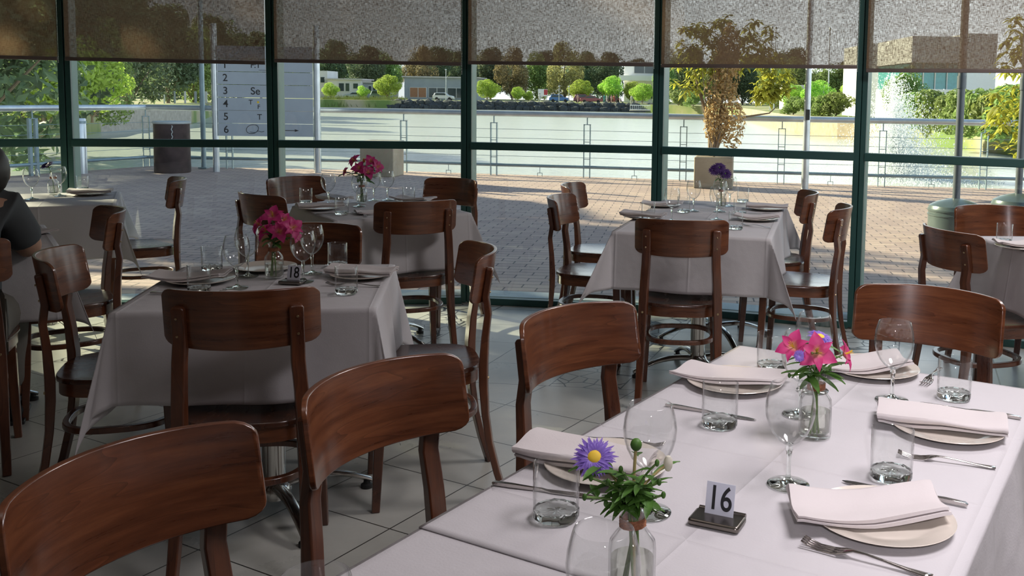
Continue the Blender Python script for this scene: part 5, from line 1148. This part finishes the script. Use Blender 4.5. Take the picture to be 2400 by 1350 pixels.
# ------------------------------------------------------------------ people
def skin_body(name, joints, edges, rad, mat, parent, root=0, sub=1, loc=(0, 0, 0)):
    me = D.meshes.new(name); me.from_pydata([tuple(j) for j in joints], edges, []); me.materials.append(mat)
    ob = D.objects.new(name, me); COL.objects.link(ob); ob.parent = parent; ob.location = loc
    ob.modifiers.new('skin', 'SKIN'); lay = me.skin_vertices[0] if me.skin_vertices else None
    if lay:
        for i, r_ in enumerate(rad): lay.data[i].radius = r_ if isinstance(r_, tuple) else (r_, r_)
        for i in range(len(joints)): lay.data[i].use_root = (i == root)
    q = ob.modifiers.new('sub', 'SUBSURF'); q.levels = q.render_levels = sub; me.polygons.foreach_set('use_smooth', [True] * len(me.polygons)); ob.modifiers['skin'].use_smooth_shade = True
    return ob
M['skin'] = plain('skin', (.45, .26, .18), .6); M['hair'] = plain('dark_hair', (.02, .015, .012), .5); M['shirt'] = plain('dark_grey_shirt', (.06, .065, .07), .9); M['trouser'] = plain('grey_trousers', (.16, .15, .13), .9)
def small_person(x, y, z, mat, label, k):
    p = thing('person', label, 'person', (x, y, z), k * 1.3, 'people standing on the far shore'); s_ = .1 + .03 * (k % 3)
    J = [(0, 0, .92), (0, 0, 1.2), (0, 0, 1.42), (0, 0, 1.53), (0, 0, 1.66), (.1, 0, .88), (.13, s_, .48), (.14, s_ * .5, .06), (-.1, 0, .88), (-.13, -s_, .48), (-.14, -s_ * 1.4, .06), (.19, 0, 1.38), (.25, 0, 1.1), (.24, .12, .86), (-.19, 0, 1.38), (-.25, 0, 1.1), (-.24, .1, .86)]
    E_ = [(0, 1), (1, 2), (2, 3), (3, 4), (0, 5), (5, 6), (6, 7), (0, 8), (8, 9), (9, 10), (2, 11), (11, 12), (12, 13), (2, 14), (14, 15), (15, 16)]
    skin_body('body', J, E_, [.14, .13, .13, .055, .095, .09, .06, .045, .09, .06, .045, .06, .045, .035, .06, .045, .035], mat, p)
    MB().ball((0, 0, 1.68), .115, 10, sq=(.9, 1, 1.1)).build('hair', M['hair'], p)
PC = [plain('clothes_%s' % n, c, .8) for n, c in (('white', (.6, .6, .6)), ('dark', (.05, .05, .06)), ('red', (.4, .1, .1)), ('teal', (.08, .3, .3)), ('pink', (.5, .3, .3)))]
for k, (px, Y, m_, lab) in enumerate([(1416, 190, 3, 'person in teal at the left of the far shore group'), (1422, 191, 0, 'person in white beside the one in teal'), (1428, 192, 1, 'person in dark clothes left of the far shore group centre'), (1433, 190, 4, 'person in pink in the far shore group'), (1439, 190, 2, 'person in red in the far shore group'), (1445, 193, 1, 'person in dark clothes right in the far shore group'),
    (1453, 192, 0, 'person in white at the right of the far shore group'), (1480, 190, 0, 'person in white left of the pair by the yellowish tree'), (1486, 191, 1, 'person in dark clothes by the yellowish tree'), (1493, 190, 4, 'person in pink by the yellowish tree'), (1354, 196, 4, 'person standing left of the maroon van'), (1856, 105, 1, 'person in black standing on the bank left of the white pole'), (1265, 188, 0, 'person in white on the rocks below the billboard')]):
    small_person(atY(px, 240, Y).x, Y, ZL, PC[m_], lab, k)

# the seated person at the left edge
PR = thing('person', 'person in a dark grey shirt seated at the left edge, back towards us', 'person', (-2.43, 3.44, 0), R(26))
J = [(0, -.04, .50), (0, -.05, .62), (0, 0.0, .78), (.02, .05, .93), (.06, .06, .98), (.10, .07, 1.0), (.14, .08, 1.05),
     (.10, -.02, .50), (.12, .38, .50), (.13, .42, .28), (.13, .40, .09), (-.10, -.02, .50), (-.12, .40, .50), (-.12, .55, .28), (-.12, .62, .09),
     (.17, .06, .92), (.24, .10, .76), (.20, .28, .755), (.10, .40, .785), (-.17, .06, .92), (-.24, .12, .76), (-.18, .30, .755), (-.08, .40, .785)]
E_ = [(0, 1), (1, 2), (2, 3), (3, 4), (4, 5), (5, 6), (0, 7), (7, 8), (8, 9), (9, 10), (0, 11), (11, 12), (12, 13), (13, 14), (3, 15), (15, 16), (16, 17), (17, 18), (3, 19), (19, 20), (20, 21), (21, 22)]
rad = [(.16, .12), (.155, .11), (.16, .11), (.13, .09), .055, .05, .075, .09, .075, .055, .04, .09, .075, .055, .04, .065, .05, .038, .026, .065, .05, .038, .026]
skin_body('body', J, E_, rad, M['skin'], PR, sub=2)
tj = [0, 1, 2, 3, 4, 15, 16, 19, 20]; mp = {a: i for i, a in enumerate(tj)}
skin_body('shirt', [J[a] for a in tj], [(mp[a], mp[b_]) for a, b_ in E_ if a in mp and b_ in mp], [tuple(q + .018 for q in (rad[a] if isinstance(rad[a], tuple) else (rad[a], rad[a]))) for a in tj], M['shirt'], PR, sub=2)
tj = [0, 7, 8, 9, 10, 11, 12, 13, 14]; mp = {a: i for i, a in enumerate(tj)}
skin_body('trousers', [J[a] if a not in (10, 14) else (J[a][0], J[a][1], .13) for a in tj], [(mp[a], mp[b_]) for a, b_ in E_ if a in mp and b_ in mp], [tuple(q + .014 for q in (rad[a] if isinstance(rad[a], tuple) else (rad[a], rad[a]))) for a in tj], M['trouser'], PR, sub=2)
MB().ball((.10, .085, 1.06), .088, 20, sq=(.86, 1.08, 1.22)).build('head', M['skin'], PR)
MB().ball((.10, .055, 1.065), .098, 20, sq=(.94, 1.05, 1.15)).build('hair', M['hair'], PR)
MB().ball((.10, .178, 1.045), .016, 10, sq=(.8, 1, 1.3)).build('nose', M['skin'], PR)
for s_ in (-1, 1):
    MB().ball((.10 + s_ * .034, .166, 1.072), .010, 8).build('eye', M['black'], PR); MB().ball((.10 + s_ * .080, .09, 1.05), .02, 8, sq=(.4, 1, 1.5)).build('ear', M['skin'], PR)
    hx, hy, hz = s_ * .09, .43, .775
    hd = MB().ball((hx, hy, hz), .038, 12, sq=(.9, 1.15, .4)).build('hand', M['skin'], PR)
    for f in range(4): MB().tube([(hx + (f - 1.5) * .017, hy + .03, hz + .002), (hx + (f - 1.5) * .019, hy + .065, hz + .004), (hx + (f - 1.5) * .020, hy + .078 + .01 * (f in (1, 2)), hz - .004)], [.009, .008, .006], 8).build('finger', M['skin'], hd)
    MB().tube([(hx - s_ * .03, hy, hz), (hx - s_ * .052, hy + .03, hz), (hx - s_ * .056, hy + .05, hz)], [.011, .009, .007], 8).build('thumb', M['skin'], hd)
    fx, fy = J[10 if s_ > 0 else 14][0], J[10 if s_ > 0 else 14][1]
    MB().ball((fx, fy + .05, .048), .075, 16, sq=(.62, 1.75, .62)).box((fx, fy + .05, .008), (.085, .25, .016)).build('shoe', M['black'], PR, bevel=.004)

# ------------------------------------------------------------------ fountain spray
t = NT('spray_droplets'); M['spray'] = t.pbr((0.95, 0.97, 0.98), 0.3, trans=.5)
rnd = random.Random(21); mb = MB(); fc = atY(2085, 350, 40)
for k in range(42000):
    u = rnd.random() ** .8; a = rnd.uniform(0, 6.28); r_ = abs(rnd.gauss(0, 1)) * (0.45 + 1.35 * u); z = (1 - u) * 4.6 * rnd.uniform(.3, 1) - .2 * r_
    p = Vector((fc.x + math.cos(a) * r_ + .5 * u, fc.y + math.sin(a) * r_, ZW + max(.02, z))); s_ = rnd.uniform(.008, .024)
    mb.add([p + Vector((s_, 0, -s_)), p + Vector((-s_, 0, -s_)), p + Vector((0, s_, s_)), p + Vector((0, -s_, s_))], [(0, 1, 2), (0, 3, 1), (0, 2, 3), (1, 3, 2)])
tag(mb.build('fountain_spray', M['spray'], smooth=0), 'white fountain spray rising from the water right of the green post', 'fountain', None, 'stuff')
DK = thing('duck', 'small dark duck on the water behind the railing, right of the green post', 'duck', (at(2066, 418, ZW).x, at(2066, 418, ZW).y, ZW + .02)); MB().ball((0, 0, .08), .16, 14, sq=(1.2, .7, .6)).build('body', M['hair'], DK); MB().ball((.13, 0, .2), .055, 10).build('head', M['rust'], DK); MB().tube([(.1, 0, .12), (.13, 0, .2)], .03, 8).build('neck', M['hair'], DK); MB().tube([(.17, 0, .2), (.23, 0, .19)], [.02, .008], 6).build('beak', M['yellow'], DK)
